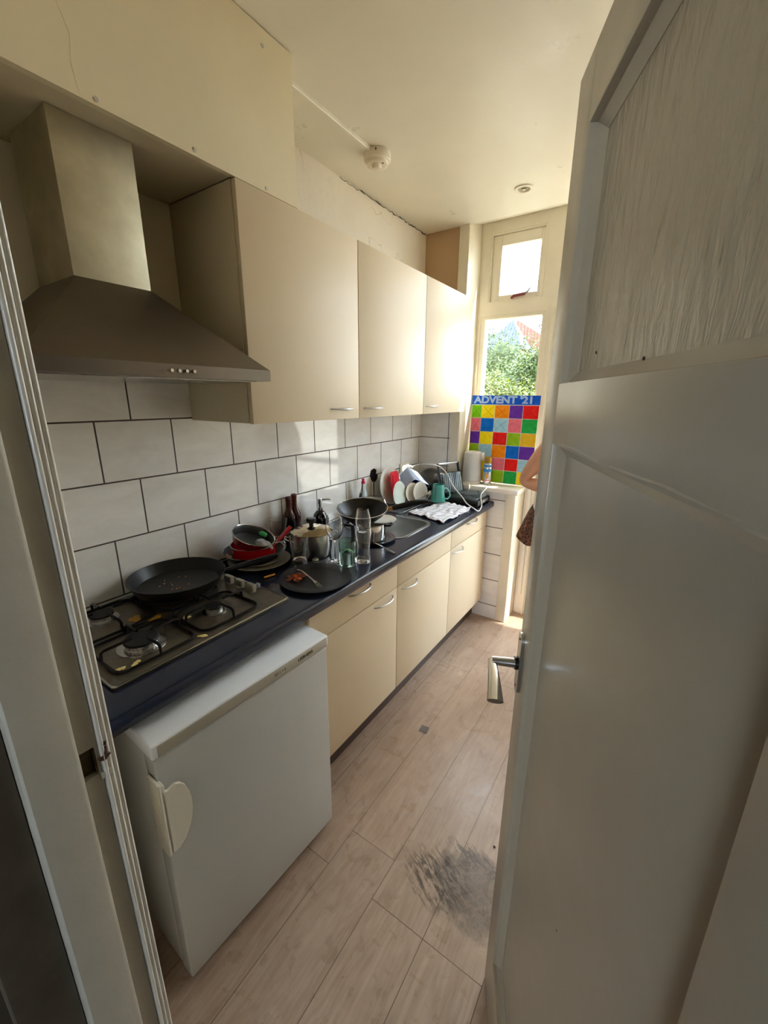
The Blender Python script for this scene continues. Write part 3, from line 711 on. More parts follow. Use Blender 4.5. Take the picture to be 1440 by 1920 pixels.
# fridge
FA = 0.0429
fg = thing('fridge', 'white table-top fridge under the hob end of the worktop', 'fridge', (0.6555, 0.338, 0.0), -FA)
FW = 0.571; FZ = 0.832
obj('body', MB().box(-0.565, -0.058, 0.002, FW - .002, 0.030, 0.795, .004), M['fridge'], fg, local=True)
dr = obj('door', MB().box(-0.052, 0.0, 0.0, FW, 0.030, 0.786, .006, 3), M['fridge'], fg, local=True)
obj('gasket', MB().box(-0.058, -0.052, 0.008, FW - .008, 0.04, 0.78), M['fridge_strip'], fg, local=True)
tpm = MB().box(-0.570, 0.004, -0.004, FW + .004, 0.791, FZ, .006, 3); obj('top', tpm, M['fridge_top'], fg, local=True)
stp = obj('control_strip', MB().box(0.0038, 0.0062, 0.010, FW - .006, 0.796, FZ - .006, .0008), M['fridge_strip'], fg, local=True)
tx = text_bm('LIEBHERR', 0.0150, 0.0002, 0.0004)
tx.bm.transform(Matrix.Translation((0.0064, 0.438, 0.8065)) @ Matrix(((0, 0, 1, 0), (1, 0, 0, 0), (0, 1, 0, 0), (0, 0, 0, 1)))); obj('lettering', tx, M['ink'], stp, local=True, smooth=False)
mk_ = MB()
for k, (w_, zz) in enumerate(((.006, .0), (.004, .001), (.002, .0), (.003, .002), (.005, .0))): mk_.box(0.0062, 0.0066, 0.348 + k * .009, 0.348 + k * .009 + w_, 0.806 + zz, 0.816 - zz * .5)
obj('worn_mark', mk_, M['ink_grey'], stp, local=True)
# bow shaped door handle at the left edge
hm = MB(); n = 18
pl = [(-.004, .522), (-.004, .716), (.008, .708), (.014, .707), (.021, .7095), (.030, .711), (.042, .703), (.052, .688), (.059, .665), (.062, .638), (.061, .610), (.056, .583), (.047, .558), (.034, .537), (.018, .524)]
hm.prism(pl, 0.014, 0.022, 'x'); hm.box(-0.03, 0.024, -0.010, -0.002, 0.520, 0.738, .003); hm.box(-0.002, 0.022, -0.006, 0.006, 0.53, 0.73, .003)
obj('handle', hm, M['handle_cream'], dr, local=True)
for yy in (0.05, FW - .05):
    for xx in (-.10, -.53): obj('foot', MB().lathe([(.016, 0), (.016, .02), (.01, .032)], (xx, yy, 0.001), 14), M['black_plastic'], fg, local=True)

# gas hob
hb = thing('gas_hob', 'steel four-burner gas hob with black pan supports, stained with yellow grease', 'hob', (0.27, 0.63, ZT))
hx0, hx1, hy0, hy1 = 0.028, 0.500, 0.340, 0.922; zh = ZT + .007
pl = MB(); pl.prism(rrect(hx0, hx1, hy0, hy1, .012), ZT + .0005, zh); 
ri = MB()
ri.tube([(a, b, zh) for a, b in rrect(hx0 + .004, hx1 - .004, hy0 + .004, hy1 - .004, .012)], .0035, 8, closed=True)
hs = NT('hob steel'); v = hs.coord('World'); n1 = hs.noise(v, 14, 5, .65, .6); n2 = hs.noise(v, 6, 4)
cc = hs.ramp(n1, [(.35, lin((92, 84, 70))), (.55, lin((116, 108, 94))), (.75, lin((120, 104, 72)))]); hs.base(cc); hs.b.inputs['Metallic'].default_value = .75; hs.l(hs.math('MULTIPLY_ADD', n2, .5, .12), hs.b.inputs['Roughness'])
obj('plate', pl, hs.m, hb); obj('rim', ri, M['steel'], hb)
def burner(x, y, r):
    b = obj('burner', MB().lathe([(r * 1.42, 0), (r * 1.40, .003), (r * 1.12, .005), (r * 1.0, .004)], (x, y, zh), 40), M['steel'], hb)
    cr = MB().lathe([(r * .95, .003), (r * .95, .007), (r * .9, .008), (r * .9, .016), (r * .5, .016)], (x, y, zh), 40)
    for i in range(24):
        a = 2 * PI * i / 24; cr.box(-r * .06, r * .06, r * .88, r * .97, .008, .016, M_=Matrix.Translation((x, y, zh)) @ Matrix.Rotation(a, 4, 'Z'))
    obj('flame_ring', cr, M['alu'], b)
    obj('burner_cap', MB().lathe([(r * .92, .0165), (r * 1.0, .018), (r * 1.0, .021), (r * .94, .0235), (0, .0245)], (x, y, zh), 40), M['cap'], b)
BU = [(0.365, 0.478, .046), (0.365, 0.712, .027), (0.120, 0.478, .034), (0.130, 0.712, .034)]
for b in BU: burner(*b)
def support(y0, y1):
    w = .0042; zg = zh + .0055; zt_ = zh + .034; m = MB()
    m.tube([(a, b, zg) for a, b in rrect(0.272, 0.462, y0, y1, .03)], w, 8, closed=True)
    m.tube([(a, b, zg) for a, b in rrect(0.045, 0.246, y0, y1, .03)], w, 8, closed=True)
    ym = (y0 + y1) / 2
    for bx, lo_, hi_ in ((0.367, 0.272, 0.462), (0.128, 0.045, 0.246)):
        for d in ((1, 0), (-1, 0), (0, 1), (0, -1)):
            e = (hi_ if d[0] > 0 else lo_, ym) if d[0] else (bx, y1 if d[1] > 0 else y0)
            q = (bx + d[0] * .03, ym) if d[0] else (bx, ym + d[1] * .03)
            m.tube([(e[0], e[1], zg), (e[0] - d[0] * .002, e[1] - d[1] * .002, zt_ - .004), (e[0] - d[0] * .010, e[1] - d[1] * .010, zt_), (q[0], q[1], zt_)], w, 8)
    m.tube([(0.246, ym, zg), (0.272, ym, zg)], w, 8)
    return obj('pan_support', m, M['black_iron'], hb)
support(0.372, 0.590); support(0.612, 0.822)
for k in range(4):
    x = 0.158 + k * .064; y = 0.876
    kb = obj('knob', MB().lathe([(.015, 0), (.015, .004), (.013, .006)], (x, y, zh), 26).box(x - .0185, x + .0185, y - .0085, y + .0085, zh + .006, zh + .031, .002), M['knob'], hb)
def scraps(name, label, cat, pts, mat, sz, group, flat=.35):
    for i, (x, y) in enumerate(pts):
        m = MB()
        for _ in range(5): m.ball((x + random.uniform(-1, 1) * sz, y + random.uniform(-1, 1) * sz, zh + .0022), (sz * random.uniform(.5, .9), sz * random.uniform(.5, 1.1), .0022), 1, .25)
        single(name, m, mat, label[i] if isinstance(label, list) else label, cat, group)
scraps('egg_scrap', ['oily yellow egg scrap near the middle of the hob, left blot', 'oily yellow egg scrap near the middle of the hob, right blot'], 'food scrap', [(0.205, 0.535), (0.246, 0.575)], M['egg_oil'], .015, 'egg scraps on the hob')
scraps('egg_scrap', ['pale egg scrap in front of the large front burner', 'tiny egg scrap at the front left corner of the pan support', 'tiny yellow scrap on the steel between the two pan supports', 'small yellow scrap on the dark middle of the hob'], 'food scrap', [(0.444, 0.425), (0.432, 0.388), (0.468, 0.600), (0.330, 0.640)], M['egg'], .009, 'egg scraps on the hob')

# sink
sk = thing('sink', 'stainless steel sink bowl set into the navy worktop', 'sink', (0.3, 1.87, ZT))
m = MB(); oo = rrect(SX0 - .012, SX1 + .012, SY0 - .012, SY1 + .012, .07, 8); ii = rrect(SX0 + .006, SX1 - .006, SY0 + .006, SY1 - .006, .06, 8); bb = rrect(SX0 + .025, SX1 - .025, SY0 + .025, SY1 - .025, .05, 8)
rings = []
for poly, z in [(oo, ZT + .0006), (oo, ZT + .003), (ii, ZT + .002), (ii, ZT - .01), (bb, .765)]: rings.append([m.bm.verts.new((a, b, z)) for a, b in poly])
for A, B in zip(rings[:-1], rings[1:]):
    for i in range(len(A)):
        j = (i + 1) % len(A); m.bm.faces.new((A[i], A[j], B[j], B[i]))
m.bm.faces.new(rings[-1])
obj('bowl', m, M['steel'], sk)
obj('drain', MB().lathe([(.034, 0), (.034, .003), (.026, .003), (.022, .001), (0, .001)], (0.3, 1.87, .7655), 28), M['chrome'], sk)
# tap (only its spout end shows above the wok)
tp_ = thing('tap', 'grey steel mixer tap behind the wok', 'tap', (0.075, 1.86, ZT))
obj('tap_body', MB().lathe([(.024, 0), (.024, .01), (.018, .014), (.018, .09), (.014, .10), (0, .10)], (0.075, 1.86, ZT + .0005), 24), M['chrome'], tp_)
obj('spout', MB().tube([(0.078, 1.86, ZT + .085), (0.12, 1.865, ZT + .125), (0.20, 1.872, ZT + .135), (0.262, 1.878, ZT + .130), (0.270, 1.879, ZT + .105)], [.011, .012, .0125, .0125, .0115], 16), M['steel'], tp_)

# ================================================================== THINGS ON THE HOB AND WORKTOP
def rotM(c, ax, deg): return Matrix.Translation(Vector(c)) @ Matrix.Rotation(math.radians(deg), 4, Vector(ax)) @ Matrix.Translation(-Vector(c))
E0 = ZT + 0.0008
# big black frying pan on the rear right burner
PC = (0.166, 0.712, zh + .0385)
pn = thing('frying_pan', 'large black frying pan with food crumbs on the rear burner of the hob', 'pan', PC)
obj('pan_body', MB().lathe([(0, 0), (.122, 0), (.136, .006), (.158, .044), (.1595, .046), (.157, .046), (.133, .0085), (.12, .004), (0, .004)], PC, 56), M['black_pan'], pn)
hx, hy = 0.60, 0.80
def hp(d, z): return (PC[0] + hx * d, PC[1] + hy * d, PC[2] + z)
obj('handle', MB().tube([hp(.150, .034), hp(.19, .044), hp(.25, .054), hp(.31, .066), hp(.345, .073)], [.0105, .013, .0145, .0145, .011], 14, flat=.7), M['black_plastic'], pn)
for i in range(26):
    a, r = random.uniform(0, 2 * PI), random.uniform(.01, .11)
    if i < 16:
        mb = MB().ball((PC[0] + r * math.cos(a) + .02, PC[1] + r * math.sin(a) * .9, PC[2] + .0052), (random.uniform(.002, .005), random.uniform(.002, .004), .0018), 1, .3)
        single('food_crumb', mb, M['fries'] if i % 3 else M['food_orange'], 'small golden crumb lying in the large black frying pan' if i % 3 else 'small orange crumb lying in the large black frying pan', 'crumb', 'golden crumbs in the large frying pan' if i % 3 else 'orange crumbs in the large frying pan')
# plate stack with pans
c = (0.140, 1.090)
def plate_prof(r, h, t=.003): return [(0, 0), (r * .58, 0), (r * .66, .002), (r * .98, h - t), (r, h), (r * .985, h + .0012), (r * .66, .006), (r * .58, .0042), (0, .0042)]
single('dinner_plate', MB().lathe(plate_prof(.132, .016), (c[0], c[1], E0), 56), M['grey_cer'], 'large cream-grey plate at the bottom of the red pot stack', 'plate', 'plates under the red pots')
single('dessert_plate', MB().lathe(plate_prof(.106, .014), (c[0] - .002, c[1] - .004, E0 + .0125), 56), M['grey_cer'], 'smaller cream-grey plate second from the bottom of the red pot stack', 'plate', 'plates under the red pots')
p2 = (0.131, 1.071, E0 + .0262)
f2 = thing('frying_pan', 'dark frying pan lying under the red pots on the two plates', 'pan', p2)
obj('pan_body', MB().lathe([(0, 0), (.092, 0), (.102, .004), (.126, .036), (.1275, .0375), (.125, .0375), (.1, .0065), (.092, .003), (0, .003)], p2, 52), M['black_pan'], f2)
obj('rim', MB().tube([(p2[0] + .1265 * math.cos(2 * PI * i / 48), p2[1] + .1265 * math.sin(2 * PI * i / 48), p2[2] + .0375) for i in range(48)], .0014, 6, closed=True), M['steel'], f2)
obj('handle', MB().tube([(p2[0] + .012, p2[1] + .118, p2[2] + .032), (0.146, 1.225, p2[2] + .045), (0.148, 1.262, p2[2] + .055), (0.147, 1.292, p2[2] + .062)], [.008, .010, .0105, .009], 12, flat=.7), M['black_plastic'], f2)
single('wooden_spatula', MB().tube([(0.022, 1.005, 0.9505), (0.05, 0.99, 0.953), (0.10, 0.965, 0.964), (0.128, .955, .972)], [.009, .006, .0055, .007], 10, flat=.5), M['wood_spoon'], 'pale wooden spatula lying in the dark pan under the red pots', 'spatula')
rp = (0.143, 1.064, p2[2] + .0036)
r1 = thing('saucepan', 'red saucepan standing upright in the dark pan', 'saucepan', rp)
obj('pan_body', MB().lathe([(0, 0), (.084, 0), (.090, .006), (.094, .064), (.0955, .066), (.0925, .066), (.087, .006), (.08, .003), (0, .003)], rp, 52), M['red'], r1)
obj('rim', MB().tube([(rp[0] + .0945 * math.cos(2 * PI * i / 48), rp[1] + .0945 * math.sin(2 * PI * i / 48), rp[2] + .066) for i in range(48)], .0016, 6, closed=True), M['steel'], r1)
obj('handle', MB().tube([(0.190, 1.138, rp[2] + .052), (0.200, 1.158, rp[2] + .070), (0.212, 1.182, rp[2] + .095), (0.222, 1.204, rp[2] + .118)], [.010, .0115, .0125, .010], 12, flat=.75), M['red'], r1)
rq = (0.130, 1.052, rp[2] + .040)
TM = Matrix.Translation(Vector(rq) + Vector((.004, .004, .022))) @ Matrix.Rotation(math.radians(21), 4, Vector((-.556, .831, 0)).normalized()) @ Matrix.Rotation(math.radians(4), 4, Vector((.831, .556, 0)))
r2_ = thing('saucepan', 'dark red saucepan tipped over inside the upright red one, grey inside', 'saucepan', rq)
obj('pan_body', MB().lathe([(0, .002), (.066, .002), (.078, .008), (.088, .042), (.0895, .044), (.088, .0445)], (0, 0, 0), 52, TM, cap=False), M['darkred'], r2_)
obj('inner', MB().lathe([(.0878, .0445), (.086, .043), (.076, .010), (.066, .005), (0, .005)], (0, 0, 0), 52, TM, cap=False), M['grey_inner'], r2_)
obj('rim', MB().tube([TM @ Vector((.089 * math.cos(2 * PI * i / 48), .089 * math.sin(2 * PI * i / 48), .0445)) for i in range(48)], .002, 6, closed=True), M['chrome'], r2_)
obj('wire_loop', MB().tube([TM @ Vector(p) for p in ((.035, .082, .044), (.045, .105, .05), (.075, .11, .054), (.088, .085, .052), (.078, .05, .044))], .0018, 8), M['chrome'], r2_)
pw = thing('plastic_wrapper', 'crumpled clear wrapper with a green end in the tipped red saucepan', 'wrapper', tuple(TM @ Vector((.03, .0, .012))))
wm = MB(); wm.ball((0, 0, 0), (.040, .026, .017), 3, .16); wm.bm.transform(TM @ Matrix.Translation((.060, .012, .030)) @ Matrix.Rotation(.5, 4, 'Z')); obj('film', wm, M['plastic_clear'], pw)
wm = MB(); wm.ball((0, 0, 0), (.020, .015, .010), 2, .16); wm.bm.transform(TM @ Matrix.Translation((.008, .040, .050)) @ Matrix.Rotation(.3, 4, 'Z')); obj('green_end', wm, M['green_film'], pw)

# glasses
def glass(name, prof_o, t, c, label, mat='glass', seg=44, base_t=.006, M_=None):
    inn = [(max(r - t, .001), z) for r, z in prof_o if z > base_t][::-1]
    pr = [(0, 0)] + prof_o + [(prof_o[-1][0] - t * .5, prof_o[-1][1] + .0006)] + inn + [(0, max(base_t, inn[-1][1] - .001))]
    return single(name, MB().lathe(pr, c, seg, M_, cap=False), M[mat], label, 'glass', 'drinking glasses on the worktop')
glass('pint_glass', [(.028, 0), (.030, .004), (.031, .03), (.033, .07), (.0385, .105), (.042, .13), (.043, .145)], .0022, (0.085, 1.255, E0), 'pint glass standing against the tiles behind the red pots')
glass('pint_glass', [(.029, 0), (.031, .004), (.031, .03), (.0325, .06), (.037, .09), (.0395, .105), (.0395, .135)], .0022, (0.312, 1.160, E0), 'ribbed pint glass in front of the lidded steel pot')
wg = (0.402, 1.285, E0)
wp = [(.034, 0), (.034, .0012), (.012, .004), (.0042, .010), (.0036, .04), (.0036, .085), (.006, .094), (.022, .108), (.036, .135), (.0385, .152), (.036, .18), (.031, .208)]
wi = [(.0302, .208), (.0352, .18), (.0375, .152), (.035, .136), (.021, .1105), (.004, .100), (0, .099)]
single('wine_glass', MB().lathe([(0, 0)] + wp + wi, wg, 44, cap=False), M['glass'], 'stemmed wine glass behind the black food plate', 'glass', 'drinking glasses on the worktop')
glass('tumbler', [(.0315, 0), (.034, .004), (.0355, .06), (.0375, .112)], .0028, (0.472, 1.285, E0), 'greenish tumbler between the wine glass and the tall beer glass', 'glass_green', base_t=.012)
wz = (0.506, 1.352, E0)
glass('beer_glass', [(.032, 0), (.034, .004), (.0315, .02), (.028, .045), (.029, .075), (.034, .11), (.0375, .135), (.0375, .158)], .0022, wz, 'tall curved beer glass at the front edge of the worktop', base_t=.01)
glass('tulip_glass', [(.016, 0), (.024, .006), (.0325, .022), (.0345, .040), (.033, .058), (.029, .08), (.0255, .102)], .0018, (wz[0], wz[1], E0 + .136), 'stemless tulip glass standing in the mouth of the tall beer glass', base_t=.003)
# brown bottles
def bottle(c, label):
    pr = [(0, .004), (.026, 0), (.030, .004), (.0305, .12), (.029, .135), (.019, .158), (.0145, .175), (.0135, .21), (.0148, .213), (.0148, .228), (.0135, .230)]
    inn = [(.0115, .230), (.0112, .175), (.016, .158), (.026, .135), (.0275, .12), (.027, .01), (0, .008)]
    return single('beer_bottle', MB().lathe(pr + inn, (c[0], c[1], E0), 36, cap=False), M['glass_brown'], label, 'bottle', 'brown bottles against the tiles')
bottle((0.060, 1.348), 'brown beer bottle, the one nearer the red pots, darker of the pair')
bottle((0.036, 1.408), 'brown beer bottle further right, tucked behind its neighbour by the tiles')
# lidded steel pot
pc = (0.258, 1.295, E0)
pt = thing('cooking_pot', 'steel cooking pot with a domed lid and black knob', 'pot', pc)
obj('pot_body', MB().lathe([(0, 0), (.078, 0), (.084, .004), (.091, .05), (.090, .085), (.089, .106), (.092, .108), (.0875, .108), (.088, .05), (.08, .005), (0, .005)], pc, 52), M['steel'], pt)
ld = obj('lid', MB().lathe([(.0935, .1085), (.0945, .111), (.092, .1125), (.075, .122), (.045, .132), (0, .136), (0, .134), (.045, .130), (.075, .120), (.09, .1085)], pc, 52, cap=False), mk('lid steel', (206, 190, 160), .16, 1.0, var=.08, vs=18), pt)
obj('knob', MB().lathe([(0, .136), (.010, .136), (.011, .148), (.021, .153), (.023, .163), (.020, .170), (0, .172)], pc, 28), M['black_plastic'], ld)
for a in (235, 55):
    a = math.radians(a); d = Vector((math.cos(a), math.sin(a), 0)); e = Vector((-d.y, d.x, 0)); o = Vector(pc) + Vector((0, 0, .075))
    obj('side_handle', MB().tube([o + d * .089 + e * .03, o + d * .115 + e * .03 + Vector((0, 0, .012)), o + d * .122 + Vector((0, 0, .014)), o + d * .115 - e * .03 + Vector((0, 0, .012)), o + d * .089 - e * .03], .0026, 8), M['chrome'], pt)
# soap pump
sp = (0.066, 1.562, E0); so = thing('soap_dispenser', 'dark soap dispenser with a chrome pump behind the lidded pot', 'dispenser', sp)
obj('bottle', MB().lathe([(0, 0), (.036, 0), (.038, .01), (.038, .075), (.034, .095), (.022, .112), (.0145, .118), (0, .118)], sp, 36), M['soap_dark'], so)
obj('pump', MB().lathe([(.0145, .117), (.0145, .132), (.0085, .134), (.0085, .15), (.013, .152), (.013, .178), (.010, .182), (0, .182)], sp, 28).tube([(sp[0] + .008, sp[1] + .006, sp[2] + .174), (sp[0] + .032, sp[1] + .032, sp[2] + .176), (sp[0] + .040, sp[1] + .040, sp[2] + .172)], [.0048, .0042, .0036], 10), M['chrome'], so)
# black plate with leftovers and a fork
bp = (0.466, 1.092, E0)
single('black_plate', MB().lathe([(0, 0), (.085, 0), (.10, .003), (.138, .012), (.1405, .0138), (.138, .0148), (.10, .0068), (.085, .005), (0, .005)], bp, 60), mk('black stoneware', (24, 21, 20), .42, var=.25, vs=60, spec=.3), 'large black plate with leftovers hanging over the worktop edge', 'plate')
for i in range(36):
    a, r = random.uniform(0, 2 * PI), random.uniform(0, .034)
    sz = random.uniform(.004, .0085)
    mb = MB().ball((0.408 + r * math.cos(a) * .9, 1.048 + r * math.sin(a) * 1.3, bp[2] + .0072 + sz * .62 + random.uniform(0, .006)), (sz * 1.3, sz, sz * .65), 1, .2)
    single('leftover_bit', mb, M['food_orange'] if i in (0, 3, 8, 14, 22, 29) else M['food_brown'], 'small orange piece of food in the pile on the black plate' if i in (0, 3, 8, 14, 22, 29) else 'small reddish brown piece of food in the pile on the black plate', 'food', 'orange leftovers on the black plate' if i in (0, 3, 8, 14, 22, 29) else 'brown leftovers on the black plate')
def fork(pts, label, mat=M['steel']):
    r = thing('fork', label, 'fork', pts[0]); P = [Vector(p) for p in pts]
    d = (P[-1] - P[-2]).normalized(); e = Vector((-d.y, d.x, 0)).normalized()
    obj('handle', MB().tube(P, [.0055, .0045, .0032, .0042, .009], 10, flat=.35), mat, r)
    h = MB()
    for k in range(4): h.tube([P[-1] + e * (k - 1.5) * .0045 - d * .004, P[-1] + e * (k - 1.5) * .005 + d * .012 + Vector((0, 0, -.003)), P[-1] + e * (k - 1.5) * .0048 + d * .038 + Vector((0, 0, -.001))], [.0018, .0015, .0011], 6)
    obj('tine', h, mat, r)
fork([(0.368, 1.092, .9265), (0.40, 1.085, .930), (0.44, 1.074, .926), (0.478, 1.064, .9195), (0.505, 1.056, .9165)], 'steel fork lying across the leftovers on the black plate')
single('bottle_cap', MB().lathe([(.014, 0), (.0135, .005), (.011, .0065), (0, .0068)], (0.322, 1.226 + .018, E0), 21), mk('pale cap', (190, 184, 150), .35, .5), 'pale bottle cap at the foot of the lidded pot', 'bottle cap')
single('french_fry', MB().tube([(0.290, 0.985, E0 + .0052), (0.299, 1.005, E0 + .006), (0.301, 1.030, E0 + .0052)], [.004, .0045, .004], 8), M['fries'], 'single fried potato stick on the black worktop', 'food scrap')
single('plastic_scrap', MB().ball((0.352, 0.904, zh + .0125), (.011, .010, .012), 2, .22), M['plastic_clear'], 'small crumpled clear plastic ball beside the front hob knob', 'scrap')
single('plastic_film', MB().sheet(lambda u, w: Vector((0.372 + .060 * u + .008 * math.sin(w * 7), 0.925 + .040 * w + .008 * math.sin(u * 6), ZT + .0095 + .004 * abs(math.sin(u * 9 + w * 5)) + .002 * math.sin(w * 13))), 18, 16, .0003), M['film'], 'piece of clear plastic film at the hob corner next to the black plate', 'film')

# stack by the sink: black plate, steel pot, saucer, wok
q = (0.372, 1.622, E0)
single('black_plate', MB().lathe([(0, 0), (.07, 0), (.085, .003), (.110, .011), (.111, .0122), (.109, .0128), (.085, .006), (0, .005)], q, 52), mk('grey black glaze', (58, 58, 64), .18, var=.15), 'dark plate under the steel pot beside the sink', 'plate')
qp = (0.352, 1.600, q[2] + .0072)
pt = thing('cooking_pot', 'shiny steel pot with black side handles under the wok', 'pot', qp)
obj('pot_body', MB().lathe([(0, 0), (.080, 0), (.087, .006), (.089, .08), (.0925, .083), (.0925, .0855), (.086, .0855), (.086, .006), (0, .005)], qp, 52), M['chrome'], pt)
for a in (33, 213):
    a = math.radians(a); d = Vector((math.cos(a), math.sin(a), 0)); e = Vector((-d.y, d.x, 0)); o = Vector(qp) + Vector((0, 0, .074))
    obj('side_handle', MB().tube([o + d * .085 + e * .028, o + d * .112 + e * .026, o + d * .122, o + d * .112 - e * .026, o + d * .085 - e * .028], [.006, .0075, .008, .0075, .006], 10, flat=.8), M['black_plastic'], pt)
pl2 = (0.395, 1.652, qp[2] + .0866)
single('saucer', MB().lathe(plate_prof(.078, .010), pl2, 44), M['white_cer'], 'white saucer lying on the steel pot under the wok', 'saucer')
wk = thing('wok', 'black wok with a silver rim and long black handle on top of the steel pot', 'wok', (0.335, 1.570, 1.01))
wc = Vector((0.338, 1.572, pl2[2] + .0125))
WM = Matrix.Translation(wc + Vector((0, 0, .004))) @ Matrix.Rotation(math.radians(9), 4, Vector((.831, .556, 0)))
obj('pan_body', MB().lathe([(0, 0), (.060, 0), (.075, .006), (.105, .032), (.1255, .062), (.1265, .063), (.124, .063), (.102, .034), (.073, .009), (.058, .003), (0, .003)], (0, 0, 0), 56, WM), M['black_pan'], wk)
obj('rim', MB().tube([WM @ Vector((.1262 * math.cos(2 * PI * i / 56), .1262 * math.sin(2 * PI * i / 56), .0632)) for i in range(56)], .0022, 8, closed=True), M['chrome'], wk)
ha = math.radians(38)
def hw_(d, z): return WM @ Vector((d * math.cos(ha), d * math.sin(ha), z))
obj('handle_ferrule', MB().tube([hw_(.118, .050), hw_(.150, .056)], [.0105, .0115], 14), M['wood_spoon'], wk)
obj('handle', MB().tube([hw_(.149, .056), hw_(.19, .066), hw_(.25, .082), hw_(.31, .088), hw_(.34, .086)], [.0135, .0165, .0175, .0145, .007], 14, flat=.85), M['black_plastic'], wk)
fk = MB(); fk.tube([(0.425, 1.548, E0 + .0135), (0.455, 1.540, E0 + .012), (0.51, 1.527, E0 + .007), (0.572, 1.508, E0 + .0035)], [.0028, .003, .0035, .0042], 8, flat=.5)
single('spoon_handle', fk, M['chrome'], 'slim silver cutlery handle sticking out from under the dark plate', 'cutlery')

# detergent bottle and black slotted spatula in a wire caddy
cd = thing('wire_caddy', 'small wire caddy on the worktop holding detergent and the black spatula', 'caddy', (0.075, 1.985, E0))
for z in (.02, .055, .095):
    obj('ring', MB().tube([(a, b, E0 + z) for a, b in rrect(0.022, 0.132, 1.900, 2.07, .02)], .0016, 6, closed=True), M['wire'], cd)
wr = MB()
for a, b in rrect(0.022, 0.132, 1.900, 2.07, .02, 2): wr.tube([(a, b, E0 + .001), (a, b, E0 + .095)], .0012, 5)
obj('upright', wr, M['wire'], cd)
dt = (0.064, 1.950, E0 + .001); db = thing('detergent_bottle', 'pale blue detergent bottle with a pink cap in the wire caddy', 'bottle', dt)
m = MB().lathe([(0, 0), (.030, 0), (.032, .006), (.032, .11), (.028, .135), (.014, .165), (.012, .195), (0, .195)], (0, 0, 0), 32); m.bm.transform(Matrix.Translation(dt) @ Matrix.Diagonal((.75, 1.05, 1, 1)))
obj('bottle', m, M['det_blue'], db)
m = MB().lathe([(.0325, .03), (.0325, .10)], (0, 0, 0), 32, cap=False); m.bm.transform(Matrix.Translation(dt) @ Matrix.Diagonal((.76, 1.06, 1, 1))); obj('label', m, M['det_label'], db)
obj('cap', MB().lathe([(.0125, .194), (.0125, .208), (.0085, .210), (.0085, .224), (0, .226)], dt, 20), M['pink'], db)
st_ = thing('slotted_spatula', 'black plastic slotted spatula standing upright by the tiles', 'spatula', (0.088, 2.03, E0))
obj('handle', MB().tube([(0.095, 2.022, E0 + .003), (0.092, 2.024, E0 + .12), (0.085, 2.030, E0 + .205)], [.006, .006, .0055], 10, flat=.7), M['black_plastic'], st_)
hd_ = MB()
NM = Matrix.Translation((0.085, 2.030, E0 + .2)) @ Matrix.Rotation(math.radians(16), 4, 'Z')
hd_.prism([(-.010, -.004), (.010, -.004), (.024, .020), (.025, .044), (.013, .047), (.017, .070), (.002, .079), (-.018, .066), (-.026, .030)], -.0028, .0028, 'y', NM)
for k in (-1, 0): hd_.box(-.006 + k * .011, -.0035 + k * .011, -.0034, .0034, .016, .060, M_=NM)
obj('head', hd_, M['black_plastic'], st_)
# dish rack
rk = thing('dish_rack', 'grey wire dish rack full of plates by the back corner', 'dish rack', (0.14, 2.33, E0))
for z, gx in ((.006, .0), (.058, .006)):
    obj('hoop', MB().tube([(a, b, E0 + z) for a, b in rrect(0.035 - gx, 0.245 + gx, 2.105 - gx, 2.545 + gx, .03)], .0026, 8, closed=True), M['wire'], rk)
wr = MB()
for k in range(15):
    y = 2.12 + k * .0295; wr.tube([(0.244, y, E0 + .006), (0.251, y, E0 + .058)], .0012, 5); wr.tube([(0.036, y, E0 + .006), (0.244, y, E0 + .006)], .0012, 5)
for k in range(7):
    x = 0.055 + k * .029
    for y, yy in ((2.106, 2.100), (2.544, 2.55)): wr.tube([(x, y, E0 + .006), (x, yy, E0 + .058)], .0012, 5)
obj('rod', wr, M['wire'], rk)
def stand_plate(name, r, c, yaw, lean, mat, label, h=None, sx=1.0, grp='plates in the dish rack'):
    """plate on edge: its face turned to azimuth yaw and leaning back by lean"""
    m = MB().lathe(plate_prof(r, h or r * .13), (0, 0, 0), 48)
    m.bm.transform(Matrix.Translation(c) @ Matrix.Rotation(math.radians(yaw), 4, 'Z') @ Matrix.Rotation(math.radians(90 - lean), 4, 'Y') @ Matrix.Diagonal((1, sx, 1, 1)))
    return single(name, m, M[mat], label, 'plate', grp)
stand_plate('dinner_plate', .124, (0.055, 2.235, E0 + .136), 3, 7, 'white_cer', 'big white plate at the back of the dish rack')
lm = MB(); lm.prism(rrect(-.062, .062, -.052, .052, .024), -.004, .004); lm.prism(rrect(-.046, .046, -.036, .036, .016), .004, .0075)
lm.bm.transform(Matrix.Translation((0.098, 2.258, E0 + .145)) @ Matrix.Rotation(math.radians(4), 4, 'Z') @ Matrix.Rotation(math.radians(82), 4, 'Y') @ Matrix.Diagonal((1.35, 1, 1, 1)))
single("container_lid", lm, M['redplastic'], 'red rectangular plastic lid standing in front of the big white plate', 'lid')
stand_plate('side_plate', .084, (0.145, 2.222, E0 + .090), 3, 8, 'mint_cer', 'mint-white plate in front of the red lid')
stand_plate('small_plate', .068, (0.172, 2.352, E0 + .078), -14, 10, 'white_cer', 'small white plate in the rack, the left one of two leaning')
stand_plate('small_plate', .070, (0.208, 2.392, E0 + .080), -14, 10, 'white_cer', 'small white plate in the rack, leaning nearest the black-handled peeler')
